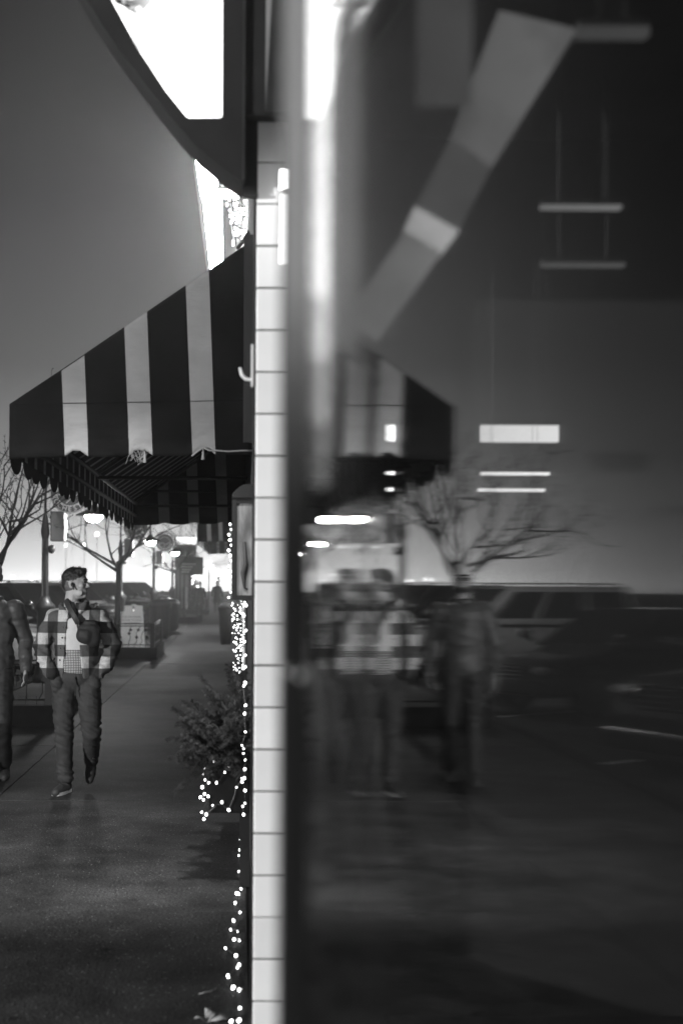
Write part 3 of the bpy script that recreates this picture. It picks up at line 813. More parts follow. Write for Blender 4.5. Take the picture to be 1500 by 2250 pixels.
o = copy_tree(lp0); o.scale = (1, 1, 1.08); o.location = (-8.8, 1.0, 0); tag(o, 'street lamp across the parking lane, behind the viewer', 'street lamp', 'street lamps along the kerb')
ld = bpy.data.lights.new('lamp_light', 'POINT'); ld.energy = KEY_POWER; ld.shadow_soft_size = .15
lo = bpy.data.objects.new('lamp_light', ld); C.objects.link(lo); lo.parent = o; lo.location = (.80, 0, 2.58)

# ------------------------------------------------------------------ tree pits with iron fences
def fence(X0, X1, Y0, Y1, label, seed, kz=.25):
    t = thing('tree_guard', label, 'fence', group='iron tree guards along the kerb')
    MB().box(X0, X1 + .1, Y0 - .1, Y0 + .08, 0, kz).build('kerb', M_kerb, t)
    MB().box(X1 - .08, X1 + .1, Y0 + .081, Y1, 0, kz).build('kerb', M_kerb, t)
    MB().box(X0, X1 - .081, Y0 + .081, Y1, 0, kz*.5).build('soil', M_asphalt, t)
    rg = random.Random(seed)
    top = .76
    def side(ax):
        # ax 0: along X at Y0 ; ax 1: along Y at X1
        def q(u, w, z): return (u, Y0 + w, z) if ax == 0 else (X1 + w, u, z)
        a, b = (X0, X1 - .05) if ax == 0 else (Y0 + .05, Y1)
        for z in (top, top - .045, kz + .06):
            MB().tube([q(a, 0, z), q(b, 0, z)], .011, 6).build('rail', M_iron, t, True)
        L = b - a; n = max(2, int(L/.13))
        for k in range(n):
            u = a + (k+.5)*L/n + rg.uniform(-.02, .02)
            pts = [q(u, 0, kz + .06)]
            du = rg.uniform(-.1, .1)
            for s_ in range(1, 6): pts.append(q(min(b, max(a, u + du*s_/5 + .025*math.sin(s_*1.6 + k))), 0, kz + .06 + (top - .05 - kz - .06)*s_/5))
            st = MB().tube(pts, .0065, 5).build('stem', M_iron, t, True)
            for j in range(2):
                c = Vector(pts[rg.randint(2, 4)]); ang = rg.uniform(0, 2*PI); lf = []
                for i in range(8):
                    th = 2*PI*i/8; rr = .042*(1 if i % 2 == 0 else .62)
                    du_, dz_ = rr*math.cos(th + ang), rr*math.sin(th + ang)
                    lf.append((du_, dz_))
                off = rg.uniform(-.03, .03); mbl = MB()
                for w in (-.004, .004):
                    for (du_, dz_) in lf: mbl.v.append(tuple(c + Vector(q(0, 0, 0))*0 + (Vector((du_ + off, w, dz_)) if ax == 0 else Vector((w, du_ + off, dz_)))))
                mbl.f = [tuple(range(8)), tuple(range(15, 7, -1))] + [(i, (i+1) % 8, 8 + (i+1) % 8, 8 + i) for i in range(8)]; mbl.m = [0]*10
                mbl.build('leaf', M_iron, st)
        m_ = max(2, int(L/.06))
        for k in range(m_):
            u = a + (k+.5)*L/m_
            if k % 2 == 0: MB().tube([q(u, 0, kz), q(u, 0, kz + .1)], .005, 4).build('baluster', M_iron, t)
    side(0)
    side(1)
    for (x, y, w, h) in ((X1, Y0, .045, top + .02), (X0, Y0, .03, top), (X1, Y1, .045, top + .02)):
        MB().box(x - w, x + w, y - w, y + w, kz, h).build('post', M_iron, t)
    return t
fence(-3.22, -2.17, 16.35, 18.6, 'iron tree guard with leaf pattern behind the plaid jacket walker', 1)
fence(-3.15, -1.85, 30.6, 33.6, 'iron tree guard with leaf pattern in front of the white sandwich board', 2)
fence(-3.0, -1.66, 57, 61, 'distant iron tree guard beyond the dark bins', 3)
fence(-3.0, -1.66, 72, 76, 'faintest far iron tree guard near the walking couple', 4)

# sandwich board inside the second guard
sb = thing('sandwich_board', 'white folding sandwich board standing behind iron tree guard', 'sign', at(289, 1425, 32.2)); sb.location.z = .13
sbh, sbw = 1.0, .27
def board(sg):
    mb = MB(); a, b = Vector((0, sg*.05, sbh)), Vector((0, sg*.30, 0)); d = (a-b); nrm = d.cross(Vector((1, 0, 0))).normalized()*.012
    pts = [(-sbw, 0), (sbw, 0), (sbw*.93, .99), (sbw*.35, 1.0), (sbw*.3, .86), (sbw*.05, .86), (sbw*.02, .99), (-sbw*.55, .99), (-sbw*.6, .86), (-sbw*.93, .86)]
    v = [b + d*t + Vector((x, 0, 0)) for x, t in pts]; n_ = len(pts)
    mb.add([p - nrm for p in v] + [p + nrm for p in v], [tuple(range(n_)), tuple(range(2*n_-1, n_-1, -1))] + [(i, i+n_, (i+1) % n_ + n_, (i+1) % n_) for i in range(n_)])
    return mb.build('board', mat('white board', .85, .4), sb)
b1 = board(-1); b2 = board(1)
sb.rotation_euler = (0, 0, R(14))
M_print = mat('grey print', .25, .7)
for txt, z, sz in (('ICE ON MAIN', .74, .085), ('HOUR STUDIO', .665, .085), ('~~~~~~~~~~~~', .60, .07), ('~~~~~~~~~', .54, .07)):
    y = -(.05 + .25*(1 - z/sbh)) - .016
    if '~' in txt:
        o = MB().box(-.2, .17 if len(txt) > 10 else .08, -.001, .001, -.012, .012).build('printed_line', M_print, b1); o.location = (0, y - .004, z)
    else:
        o = put('lettering', text_mesh(txt, sz*.82, M_print), b1, (-.01, y - .004, z))
        o.rotation_euler = (R(90 - 14), 0, 0)

# ------------------------------------------------------------------ bare trees
def tree(label, loc, seed, H, spread, fork, thorn, first=None, twl=1.0, group='bare street trees'):
    t = thing('bare_tree', label, 'tree', loc, group=group)
    rg = random.Random(seed)
    trunk = MB(); lean = Vector((rg.uniform(-.1, .1), rg.uniform(-.1, .1), 0))
    tp = [Vector((0, 0, 0)), Vector((0, 0, fork*.5)) + lean*.4, Vector((0, 0, fork)) + lean]
    trunk.tube([Vector((0, 0, -.1))] + tp, [.085, .075, .062, .055], 9)
    trunk.build('trunk', M_bark, t, True)
    br_ = MB(); cnt = [0]
    def grow(p, d, L, r, depth):
        cnt[0] += 1
        n_ = 6 if depth < 2 else 5; pts = [p.copy()]; q = p.copy()
        bend = Vector((rg.uniform(-1, 1), rg.uniform(-1, 1), rg.uniform(-.2, .7)))*.16
        for i in range(n_):
            d = (d + bend*.5 + Vector((rg.uniform(-1, 1), rg.uniform(-1, 1), rg.uniform(-1, 1)))*.10).normalized()
            q = q + d*L/n_; pts.append(q.copy())
        br_.tube(pts, [max(.0032, r*(1 - .62*i/n_)) for i in range(n_+1)], 6 if depth < 2 else 4, 0)
        if depth >= 2 and thorn:
            for k in range(int(L/.045)):
                tt = rg.uniform(0, n_ - .01); i = int(tt); a = pts[i].lerp(pts[i+1], tt - i)
                dd = (pts[i+1]-pts[i]).normalized(); s = dd.orthogonal().normalized(); s.rotate(Matrix.Rotation(rg.uniform(0, 6.28), 3, dd))
                e = (s + dd*.7)*rg.uniform(.018, .04)
                br_.tube([a, a + e*.6, a + e], [.004, .005, .001], 4, 0)
        if depth < 4:
            nch = (4, 4, 3, 2)[depth] if depth < 4 else 0
            for k in range(nch):
                tt = rg.uniform(.3, 1.0)*n_ if k else n_ - .01; i = min(int(tt), n_-1); a = pts[i].lerp(pts[i+1], tt - i)
                ang = rg.uniform(.35, 1.0); s = d.orthogonal().normalized(); s.rotate(Matrix.Rotation(rg.uniform(0, 6.28), 3, d))
                nd = (d*math.cos(ang) + s*math.sin(ang) + Vector((0, 0, .15))).normalized()
                grow(a, nd, L*rg.uniform(.5, .78), r*.52, depth + 1)
    heads = first or 5
    for k in range(heads):
        a = 2*PI*k/heads + rg.uniform(-.3, .3); el = rg.uniform(.35, 1.2)
        d = Vector((math.cos(a)*math.cos(el)*spread, math.sin(a)*math.cos(el)*spread, math.sin(el))).normalized()
        grow(tp[2] - Vector((0, 0, rg.uniform(0, .25))), d, (H - fork)*rg.uniform(.55, .8), .036, 1)
    br_.build('crown', M_twig, t)
    return t
tree('bare thorny tree at left edge reaching in over the parked car', (-3.12, 18.3, .12), 14, 3.6, 1.5, 1.75, True, 7)
tree('bare tree with dark trunk beside the white sandwich board', (-2.72, 31.8, .12), 5, 4.2, 1.3, 2.0, False, 6)
tree('third bare tree, small in the fog past the sandwich board', (-2.6, 59, .12), 9, 4.4, 1.2, 2.0, False)
tree('fourth bare tree, faint beside the notice board posts', (-2.5, 74, .12), 4, 4.4, 1.2, 2.0, False)

# ------------------------------------------------------------------ parked cars, nose to the kerb
def paint(n, b): return mat('car paint %s' % n, b, .25, .3, coat=.8)
PAINTS = [paint('pewter', .38), paint('black', .015), paint('silver', .32), paint('charcoal', .05), paint('white', .6)]
def make_car(kind):
    t = thing('parked_car', '', 'car')
    L, W = (4.75, .95) if kind == 'suv' else (4.6, .90)
    H, belt, hood = (1.76, 1.10, 1.06) if kind == 'suv' else (1.46, .95, .86)
    # nose toward +x, x=0 at the front bumper
    st = []
    for i in range(25):
        u = i/24; x = -L*u
        w = W*(1 - .22*max(0, 1 - u/.07)**2 - .16*max(0, (u - .93)/.07)**2)
        if u < .03: zt, zb = hood - .28 + u*5, .32
        elif u < .26: zt, zb = hood - .10 + .10*min(1, (u - .03)/.2), .24
        else: zt, zb = belt + (.0 if u < .85 else -.02), .24
        if u > .95: zb = .34
        st.append((x, w, zb, min(zt, belt)))
    mb = MB(); n = 18
    for (x, w, zb, zt) in st:
        for k in range(n):
            a = 2*PI*k/n; ca, sa = math.cos(a), math.sin(a)
            e = .42
            yy = w*math.copysign(abs(ca)**e, ca); zz = (zb+zt)/2 + (zt-zb)/2*math.copysign(abs(sa)**e, sa)
            if zz > (zb+zt)/2: yy *= 1 - .06*(zz - (zb+zt)/2)/(zt - zb)*2
            mb.v.append((x, yy, zz))
    for i in range(len(st)-1):
        for k in range(n):
            k2 = (k+1) % n; mb.f.append((i*n+k, i*n+k2, (i+1)*n+k2, (i+1)*n+k)); mb.m.append(0)
    mb.f.append(tuple(range(n))); mb.m.append(0)
    e_ = (len(st)-1)*n; mb.f.append(tuple(e_+k for k in range(n))[::-1]); mb.m.append(0)
    body = mb.build('body', PAINTS[0], t, True)
    # cabin
    xa, xb, xc, xd = (-L*.27, -L*.43, -L*.93, -L*.985) if kind == 'suv' else (-L*.29, -L*.47, -L*.74, -L*.90)
    wb, wt = W*.93, W*.74
    lo_ = [(xa, wb), (xd, wb)]; hi = [(xb, wt), (xc, wt)]
    zr = H
    mb = MB(); secs = []
    for t_ in range(7):
        u = t_/6; z = belt - .04 + (zr - belt + .04)*math.sin(u*PI/2)
        v = 1 - math.cos(u*PI/2)
        fx = xa + (xb - xa)*(z - belt)/(zr - belt); rx = xd + (xc - xd)*(z - belt)/(zr - belt); ww = wb + (wt - wb)*(z - belt)/(zr - belt) - .06*max(0, u - .8)
        nseg = 5
        ringp = []
        for (cx, cy_, sx_, sy_) in ((fx, ww, -1, -1), (rx, ww, 1, -1), (rx, -ww, 1, 1), (fx, -ww, -1, 1)):
            ringp.append((cx, cy_, z))
        secs.append(ringp)
    for rp_ in secs: mb.v += rp_
    for i in range(6):
        for k in range(4):
            k2 = (k+1) % 4; mb.f.append((i*4+k, i*4+k2, (i+1)*4+k2, (i+1)*4+k)); mb.m.append(0)
    mb.f.append((24, 25, 26, 27)); mb.m.append(0)
    cabin = mb.build('cabin', PAINTS[0], t)
    bvm = cabin.modifiers.new('b', 'BEVEL'); bvm.width = .05; bvm.segments = 3; bvm.limit_method = 'ANGLE'; bvm.angle_limit = R(25)
    def window(nm, p, off, m=M_glass_d, par=cabin):
        p = [Vector(q) for q in p]; nrm = (p[1]-p[0]).cross(p[3]-p[0]).normalized()*off
        mb = MB(); mb.add([q + nrm for q in p] + [q - nrm*.5 for q in p], [(0,1,2,3), (7,6,5,4), (0,4,5,1), (1,5,6,2), (2,6,7,3), (3,7,4,0)])
        return mb.build(nm, m, par)
    def lerp(a, b, t_): return Vector(a)*(1-t_) + Vector(b)*t_
    def onface(bl, br_2, tr, tl, u0, u1, v0, v1):
        f = lambda u, v: lerp(lerp(bl, br_2, u), lerp(tl, tr, u), v)
        return [f(u0, v0), f(u1, v0), f(u1, v1), f(u0, v1)]
    B0, B1 = Vector((xa, -wb, belt)), Vector((xa, wb, belt)); T0, T1 = Vector((xb, -wt, zr)), Vector((xb, wt, zr))
    window('windshield', onface(B0, B1, T1, T0, .06, .94, .04, .90), .02)
    R0, R1 = Vector((xd, -wb, belt)), Vector((xd, wb, belt)); S0, S1 = Vector((xc, -wt, zr)), Vector((xc, wt, zr))
    window('rear_window', onface(R1, R0, S0, S1, .08, .92, .1, .88), .02)
    for sg in (-1, 1):
        bl, br2, tr, tl = (R0, B0, T0, S0) if sg < 0 else (B1, R1, S1, T1)
        for (u0, u1) in ((.05, .34), (.37, .64), (.67, .92)):
            window('side_window', onface(bl, br2, tr, tl, u0, u1, .1, .84), .02)
    # front
    for sg in (-1, 1):
        hl = MB().ell((-.20, sg*W*.70, hood - .24), (.16, .20, .075), 14, 8).build('headlight', mat('headlight lens', .6, .08, .2, coat=1), t, True)
        MB().ell((-.075, sg*W*.66, hood - .24), (.03, .06, .045), 10, 6).build('reflector', M_chrome, hl, True)
        MB().tube([(xa + .12, sg*W*.92, belt + .02), (xa + .10, sg*W*1.08, belt + .09)], [.03, .04], 8).build('mirror_arm', PAINTS[1], t, True)
        MB().ell((xa + .1, sg*W*1.14, belt + .13), (.07, .12, .085), 12, 8).build('mirror', PAINTS[0], t, True)
    gr = MB().box(-.12, .012, -W*.42, W*.42, hood - .38, hood - .16).build('grille', M_rubber, t)
    for k in range(4): MB().box(.0125, .022, -W*.42, W*.42, hood - .36 + k*.055, hood - .345 + k*.055).build('bar', M_chrome, gr)
    bp_ = MB().box(-.25, .035, -W*.86, W*.86, .30, .50).build('bumper', PAINTS[0], t)
    b2_ = bp_.modifiers.new('b', 'BEVEL'); b2_.width = .05; b2_.segments = 3
    MB().box(-.2, .045, -W*.6, W*.6, .26, .296).build('lower_grille', M_rubber, t)
    if kind == 'suv':
        for sg in (-1, 1):
            MB().tube([(xb - .05, sg*wt*.9, zr + .005), (xb - .15, sg*wt*.9, zr + .05), (xc + .15, sg*wt*.9, zr + .05), (xc + .05, sg*wt*.9, zr + .005)], .015, 6).build('roof_rail', M_chrome, t, True)
    # wheels
    wr = .36 if kind == 'suv' else .33
    for x in (-L*.19, -L*.79):
        for sg in (-1, 1):
            wh = MB(); prof = []
            cyl = MB()
            c = Vector((x, sg*(W - .12), wr))
            cyl.tube([c + Vector((0, -.11, 0)), c + Vector((0, -.10, 0)), c + Vector((0, .10, 0)), c + Vector((0, .11, 0))], [wr*.9, wr, wr, wr*.9], 24)
            w_ = cyl.build('wheel', M_rubber, t, True)
            MB().tube([c + Vector((0, sg*.09, 0)), c + Vector((0, sg*.125, 0))], [wr*.66, wr*.6], 12).build('rim', M_chrome, w_)
            ar = MB(); ar.tube([c + Vector((0, sg*.02, 0)) + Vector((0, 0, 0)), c + Vector((0, sg*.105, 0))], wr*1.12, 24)
            ar.build('wheel_arch', M_rubber, t)
    return t
suv = make_car('suv'); sed = make_car('sedan')
cars = [('suv', 26.4, -3.42, 0, 12, 'pewter sport utility vehicle nearest the left edge, nose to the kerb'),
        ('sedan', 31.5, -3.8, 1, 28, 'black car parked just beyond the nearest street lamp'),
        ('suv', 36.8, -3.8, 3, 27, 'charcoal vehicle behind the head of the plaid jacket walker'),
        ('sedan', 42.2, -3.8, 1, 29, 'black car glimpsed right of the plaid jacket walker'),
        ('suv', 47.6, -3.8, 2, 27, 'silver vehicle parked left of the bare tree trunk'),
        ('sedan', 53.0, -3.8, 3, 26, 'charcoal car parked just right of the bare tree trunk'),
        ('suv', 58.4, -3.8, 1, 28, 'black tall vehicle parked behind the sandwich board'),
        ('suv', 64.5, -3.8, 0, 27, 'pewter tall vehicle by the third street lamp'),
        ('sedan', 71, -3.8, 2, 27, 'silver car just past the third street lamp'),
        ('suv', 80, -3.8, 1, 27, 'last black vehicle of the row, faint in fog'),
        ('suv', 12.5, -4.0, 1, 27, 'black vehicle seen only mirrored at right in the window'),
        ('sedan', 19.6, -4.05, 3, 27, 'charcoal car mirrored beside the capped walker in the window')]
used = {}
for kind, y, x, pi_, ang, lab in cars:
    proto = suv if kind == 'suv' else sed
    o = proto if kind not in used else copy_tree(proto)
    used[kind] = 1
    o.location = (x, y, -.14); o.rotation_euler = (0, 0, R(-ang))
    tag(o, lab, 'car', 'cars parked nose to the kerb')
    o['paint'] = pi_
for o in [o for o in C.objects if 'paint' in o]:
    pm = PAINTS[o['paint']]
    for ch in o.children:
        if ch.name.split('.')[0] in ('body', 'cabin', 'bumper', 'mirror'):
            ch.material_slots[0].link = 'OBJECT'; ch.material_slots[0].material = pm
    del o['paint']

# ------------------------------------------------------------------ people
def plaid_mat(name, px_, pz, ox, oz):
    m = bpy.data.materials.new(name); m.use_nodes = True
    nt = m.node_tree; L = nt.links; b = nt.nodes['Principled BSDF']; b.inputs['Roughness'].default_value = .9
    t = nn(nt, 'ShaderNodeTexCoord'); s = nn(nt, 'ShaderNodeSeparateXYZ'); L.new(t.outputs['Object'], s.inputs[0])
    def band(o_, per, off):
        d = nn(nt, 'ShaderNodeMath', operation='MULTIPLY_ADD'); d.inputs[1].default_value = 1/per; d.inputs[2].default_value = off + 20; L.new(o_, d.inputs[0])
        f = nn(nt, 'ShaderNodeMath', operation='FRACT'); L.new(d.outputs[0], f.inputs[0])
        g = nn(nt, 'ShaderNodeMath', operation='GREATER_THAN'); g.inputs[1].default_value = .5; L.new(f.outputs[0], g.inputs[0]); return g.outputs[0]
    a, c = band(s.outputs['X'], px_, ox), band(s.outputs['Z'], pz, oz)
    ad = nn(nt, 'ShaderNodeMath', operation='ADD'); L.new(a, ad.inputs[0]); L.new(c, ad.inputs[1])
    r = nn(nt, 'ShaderNodeValToRGB'); r.color_ramp.interpolation = 'CONSTANT'
    e = r.color_ramp.elements; e[0].color = (.014,)*3 + (1,); e[1].position = .75; e[1].color = (.50,)*3 + (1,)
    e2 = e.new(.25); e2.color = (.085,)*3 + (1,)
    dv = nn(nt, 'ShaderNodeMath', operation='DIVIDE'); dv.inputs[1].default_value = 2; L.new(ad.outputs[0], dv.inputs[0]); L.new(dv.outputs[0], r.inputs[0])
    nz = nn(nt, 'ShaderNodeTexNoise'); nz.inputs['Scale'].default_value = 90; L.new(t.outputs['Object'], nz.inputs[0])
    mr = nn(nt, 'ShaderNodeMapRange'); mr.inputs['To Min'].default_value = .65; mr.inputs['To Max'].default_value = 1.3; L.new(nz.outputs['Fac'], mr.inputs[0])
    mx = nn(nt, 'ShaderNodeVectorMath', operation='SCALE'); L.new(r.outputs[0], mx.inputs[0]); L.new(mr.outputs[0], mx.inputs['Scale']); L.new(mx.outputs[0], b.inputs['Base Color'])
    bp = nn(nt, 'ShaderNodeBump'); bp.inputs['Strength'].default_value = .4; bp.inputs['Distance'].default_value = .004; L.new(nz.outputs['Fac'], bp.inputs['Height']); L.new(bp.outputs[0], b.inputs['Normal'])
    return m
def check_mat():
    m = bpy.data.materials.new('fine check shirt'); m.use_nodes = True
    nt = m.node_tree; L = nt.links; b = nt.nodes['Principled BSDF']; b.inputs['Roughness'].default_value = .85
    t = nn(nt, 'ShaderNodeTexCoord'); s = nn(nt, 'ShaderNodeSeparateXYZ'); L.new(t.outputs['Object'], s.inputs[0])
    def band(o_, per):
        d = nn(nt, 'ShaderNodeMath', operation='MULTIPLY_ADD'); d.inputs[1].default_value = 1/per; d.inputs[2].default_value = 20; L.new(o_, d.inputs[0])
        f = nn(nt, 'ShaderNodeMath', operation='FRACT'); L.new(d.outputs[0], f.inputs[0])
        g = nn(nt, 'ShaderNodeMath', operation='GREATER_THAN'); g.inputs[1].default_value = .38; L.new(f.outputs[0], g.inputs[0]); return g.outputs[0]
    a, c = band(s.outputs['X'], .013), band(s.outputs['Z'], .013)
    mu = nn(nt, 'ShaderNodeMath', operation='MULTIPLY'); L.new(a, mu.inputs[0]); L.new(c, mu.inputs[1])
    hi = nn(nt, 'ShaderNodeMath', operation='GREATER_THAN'); hi.inputs[1].default_value = 1.14; L.new(s.outputs['Z'], hi.inputs[0])
    mm = nn(nt, 'ShaderNodeMath', operation='MAXIMUM'); L.new(mu.outputs[0], mm.inputs[0]); L.new(hi.outputs[0], mm.inputs[1])
    mr = nn(nt, 'ShaderNodeMapRange'); mr.inputs['To Min'].default_value = .05; mr.inputs['To Max'].default_value = .6; L.new(mm.outputs[0], mr.inputs[0])
    L.new(mr.outputs[0], b.inputs['Base Color'])
    return m
def head_parts(mb, c, yaw, pitch=0):
    """c: chin-level point on the neck axis; face looks along +x rotated by yaw"""
    Rm = Matrix.Rotation(yaw, 3, 'Z') @ Matrix.Rotation(pitch, 3, 'Y')
    def w(p): return Vector(c) + Rm @ Vector(p)
    def E(p, r): mb.ell(w(p), r, 18, 12, Rm)
    E((-.012, 0, .132), (.100, .076, .098)); E((.012, 0, .10), (.078, .066, .082)); E((.028, 0, .052), (.062, .052, .052))
    E((.066, 0, .016), (.024, .026, .020)); E((.03, 0, .015), (.05, .042, .022)); E((-.02, 0, .06), (.06, .058, .05))
    E((.074, 0, .142), (.020, .050, .015)); E((.082, 0, .054), (.013, .022, .009)); E((.079, 0, .040), (.012, .020, .008))
    mb.cap(w((.086, 0, .125)), w((.104, 0, .094)), .009, .013, 10); E((.092, .011, .087), (.012, .009, .008)); E((.092, -.011, .087), (.012, .009, .008))
    for sg in (-1, 1):
        E((.058, sg*.040, .095), (.024, .020, .022))
        E((-.012, sg*.076, .105), (.021, .009, .032)); E((-.016, sg*.083, .115), (.020, .006, .022)); E((.035, sg*.047, .042), (.04, .012, .03))
    return w, Rm
def foot_mesh(heel, toe, w=.045, h=.075, up=(0, 0, 1)):
    heel, toe = Vector(heel), Vector(toe); d = (toe-heel); up = Vector(up)
    mb = MB()
    mb.cap(heel + d*.08 + up*.045, heel + d*.25 + up*.05, .042, .048, 12)
    mb.cap(heel + d*.2 + up*.04, heel + d*.62 + up*.032, .044, .044, 12)
    mb.cap(heel + d*.6 + up*.03, heel + d*.9 + up*.025, .046, .034, 12)
    mb.cap(heel + d*.14 + up*.05, heel + d*.16 + up*.15, .044, .047, 12)
    return blob(mb, .007, 3)
def sole_mesh(heel, toe, up=(0, 0, 1)):
    heel, toe = Vector(heel), Vector(toe); d = toe - heel; up = Vector(up); s = d.cross(up).normalized(); mb = MB()
    prof = [(0, .03), (.08, .04), (.3, .038), (.6, .047), (.8, .044), (.95, .03), (1.0, .012)]
    loop = [heel + d*t + s*w for t, w in prof] + [heel + d*t - s*w for t, w in reversed(prof)]
    n_ = len(loop); loop = [p - d*.03 for p in loop]
    mb.add([p + up*.001 for p in loop] + [p + up*.026 for p in loop], [tuple(range(n_)), tuple(range(2*n_-1, n_-1, -1))] + [(i, i+n_, (i+1) % n_ + n_, (i+1) % n_) for i in range(n_)])
    return mb.mesh('sole', M_sole)
def fold(seed, fz, amp, fx=7):
    def fn(p):
        return amp*(noise.noise(Vector((p.x*fx + seed, p.y*fx, p.z*fz))) + .6*noise.noise(Vector((p.x*fx*2 + seed, p.y*fx*2 + p.z*9, p.z*fz*1.8))))
    return fn

# --- the walker in the plaid jacket
MX, MYm = (170 - VX)/278.0, 11.24
mb = MB()
w, Rm = head_parts(mb, (-.008, .0, 1.545), R(-14))
mb.cap((-.05, .02, 1.47), (-.03, .005, 1.60), .062, .056, 14)
mb.ell((0, .02, 1.25), (.17, .10, .24), 16, 10); mb.ell((0, .02, .98), (.15, .10, .14), 16, 10)
for sg in (-1, 1):
    mb.cap((sg*.12, .02, 1.42), (sg*.20, .03, 1.41), .05, .05); mb.cap((sg*.20, .03, 1.41), (sg*.29, .05, 1.17), .048, .04); mb.cap((sg*.29, .05, 1.17), (sg*.165, -.06, .95), .038, .03)
    mb.ell((sg*.135, -.055, .89), (.03, .025, .045), 10, 8)
    for q in range(4): mb.cap((sg*(.105 + q*.014), -.05, .86), (sg*(.10 + q*.013), -.04, .80 + abs(q-1.5)*.01), .009, .008, 8)
    mb.cap((sg*.12, -.06, .89), (sg*.105, -.06, .85), .010, .009, 8)
mb.cap((-.10, .0, .9), (-.095, -.03, .5), .075, .05); mb.cap((-.095, -.03, .5), (-.085, .02, .1), .05, .035)
mb.cap((.10, .0, .9), (.125, -.06, .5), .075, .05); mb.cap((.125, -.06, .5), (.095, .26, .2), .05, .035)
body = setmat(blob(mb, .0055, 2), M_skin)
man = put('person', body, None, (MX, MYm, 0))
tag(man, 'man in plaid jacket and jeans walking, head turned right, hands in pockets', 'person')
# hair
mb = MB()
mb.ell(w((-.020, 0, .158)), (.098, .079, .085), 20, 14, Rm); mb.ell(w((.018, 0, .205)), (.068, .056, .036), 16, 10, Rm); mb.ell(w((-.055, 0, .12)), (.062, .070, .075), 16, 10, Rm)
mb.cap(w((.035, 0, .208)), w((.072, 0, .222)), .030, .017); mb.ell(w((.0, 0, .180)), (.075, .070, .045), 14, 8, Rm)
hm = crease(blob(mb, .0055, 2), lambda p: .006*noise.noise(p*55) + .003*noise.noise(p*120))
hs_ = MB(); rgh = random.Random(6)
for v in rgh.sample(list(hm.vertices), min(900, len(hm.vertices))):
    if v.co.z < 1.66: continue
    nrm_ = v.normal; dr_ = (nrm_ + Vector((.35, -.05, .25)) + Vector((rgh.uniform(-.5, .5), rgh.uniform(-.5, .5), rgh.uniform(-.3, .3)))).normalized()*rgh.uniform(.010, .024)
    sd_ = dr_.orthogonal().normalized()*.0018
    hs_.add([v.co - sd_ - nrm_*.003, v.co + sd_ - nrm_*.003, v.co + dr_], [(0, 1, 2)])
put('hair', setmat(hm, M_hair), man)
tag(hs_.build('hair_strands', M_hair, man), kind='stuff')
M_fade = mat('cropped hair', .10, .7, var=.3, vscale=60)
mb = MB(); mb.ell(w((-.03, 0, .105)), (.077, .0765, .07), 18, 12, Rm); put('hair', setmat(crease(blob(mb, .006, 1), lambda p: .001*noise.noise(p*90)), M_fade), man)
for sg in (-1,):
    eb = MB(); eb.cap(w((.004, -.092, .098)), w((.016, -.094, .068)), .0065, .0045, 8); eb.ell(w((.0, -.090, .106)), (.012, .008, .016), 10, 8, Rm); eb.build('earphone', M_black, man, True)
ee = MB(); ee.ell(w((.084, -.030, .124)), (.008, .011, .007), 10, 8, Rm); ee.build('eye', M_black, man, True)
be = MB(); be.cap(w((.092, -.012, .143)), w((.080, -.048, .143)), .006, .004, 8); be.build('eyebrow', M_hair, man, True)
# jeans
mb = MB()
mb.ell((-.145, -.055, .88), (.055, .06, .075), 12, 8); mb.ell((.145, -.055, .88), (.055, .06, .075), 12, 8)
mb.ell((0, .01, .93), (.175, .118, .12), 18, 12); mb.cap((-.085, .01, .86), (-.10, .0, .72), .098, .092, 16); mb.cap((-.10, .0, .72), (-.095, -.03, .5), .092, .072, 16)
mb.cap((-.095, -.03, .5), (-.088, .02, .15), .072, .060, 16); mb.cap((-.088, .02, .15), (-.088, .02, .13), .064, .064, 14)
mb.cap((.085, .01, .86), (.105, -.01, .72), .100, .094, 16); mb.cap((.105, -.01, .72), (.125, -.06, .5), .094, .073, 16); mb.cap((.125, -.06, .5), (.095, .26, .235), .073, .058, 16)
me = blob(mb, .0075, 4)
def jean_fold(p):
    k = .35 + 1.1*math.exp(-((p.z - .5)/.14)**2) + 1.2*math.exp(-((p.z - .16)/.08)**2) + .8*math.exp(-((p.z - .82)/.1)**2)
    return .016*k*(.45 - 1.3*abs(noise.noise(Vector((p.x*8 + p.z*5, p.y*4, p.z*21 + p.x*6))))) + .007*k*noise.noise(Vector((p.x*16, p.y*10 + 3, p.z*46 + p.x*20)))
put('jeans', setmat(crease(me, jean_fold), M_denim), man)
jb = MB(); jb.box(-.002, .004, -.128, -.118, .78, .93); jb.build('fly_seam', M_black, man)
# shirt
mb = MB(); mb.ell((-.01, .0, 1.25), (.155, .118, .27), 20, 14); mb.ell((-.005, .0, 1.02), (.16, .122, .13), 20, 12); mb.ell((-.03, .0, 1.44), (.09, .085, .075), 16, 10)
put('shirt', setmat(crease(blob(mb, .009, 4), fold(3, 6, .006, 12)), check_mat()), man)
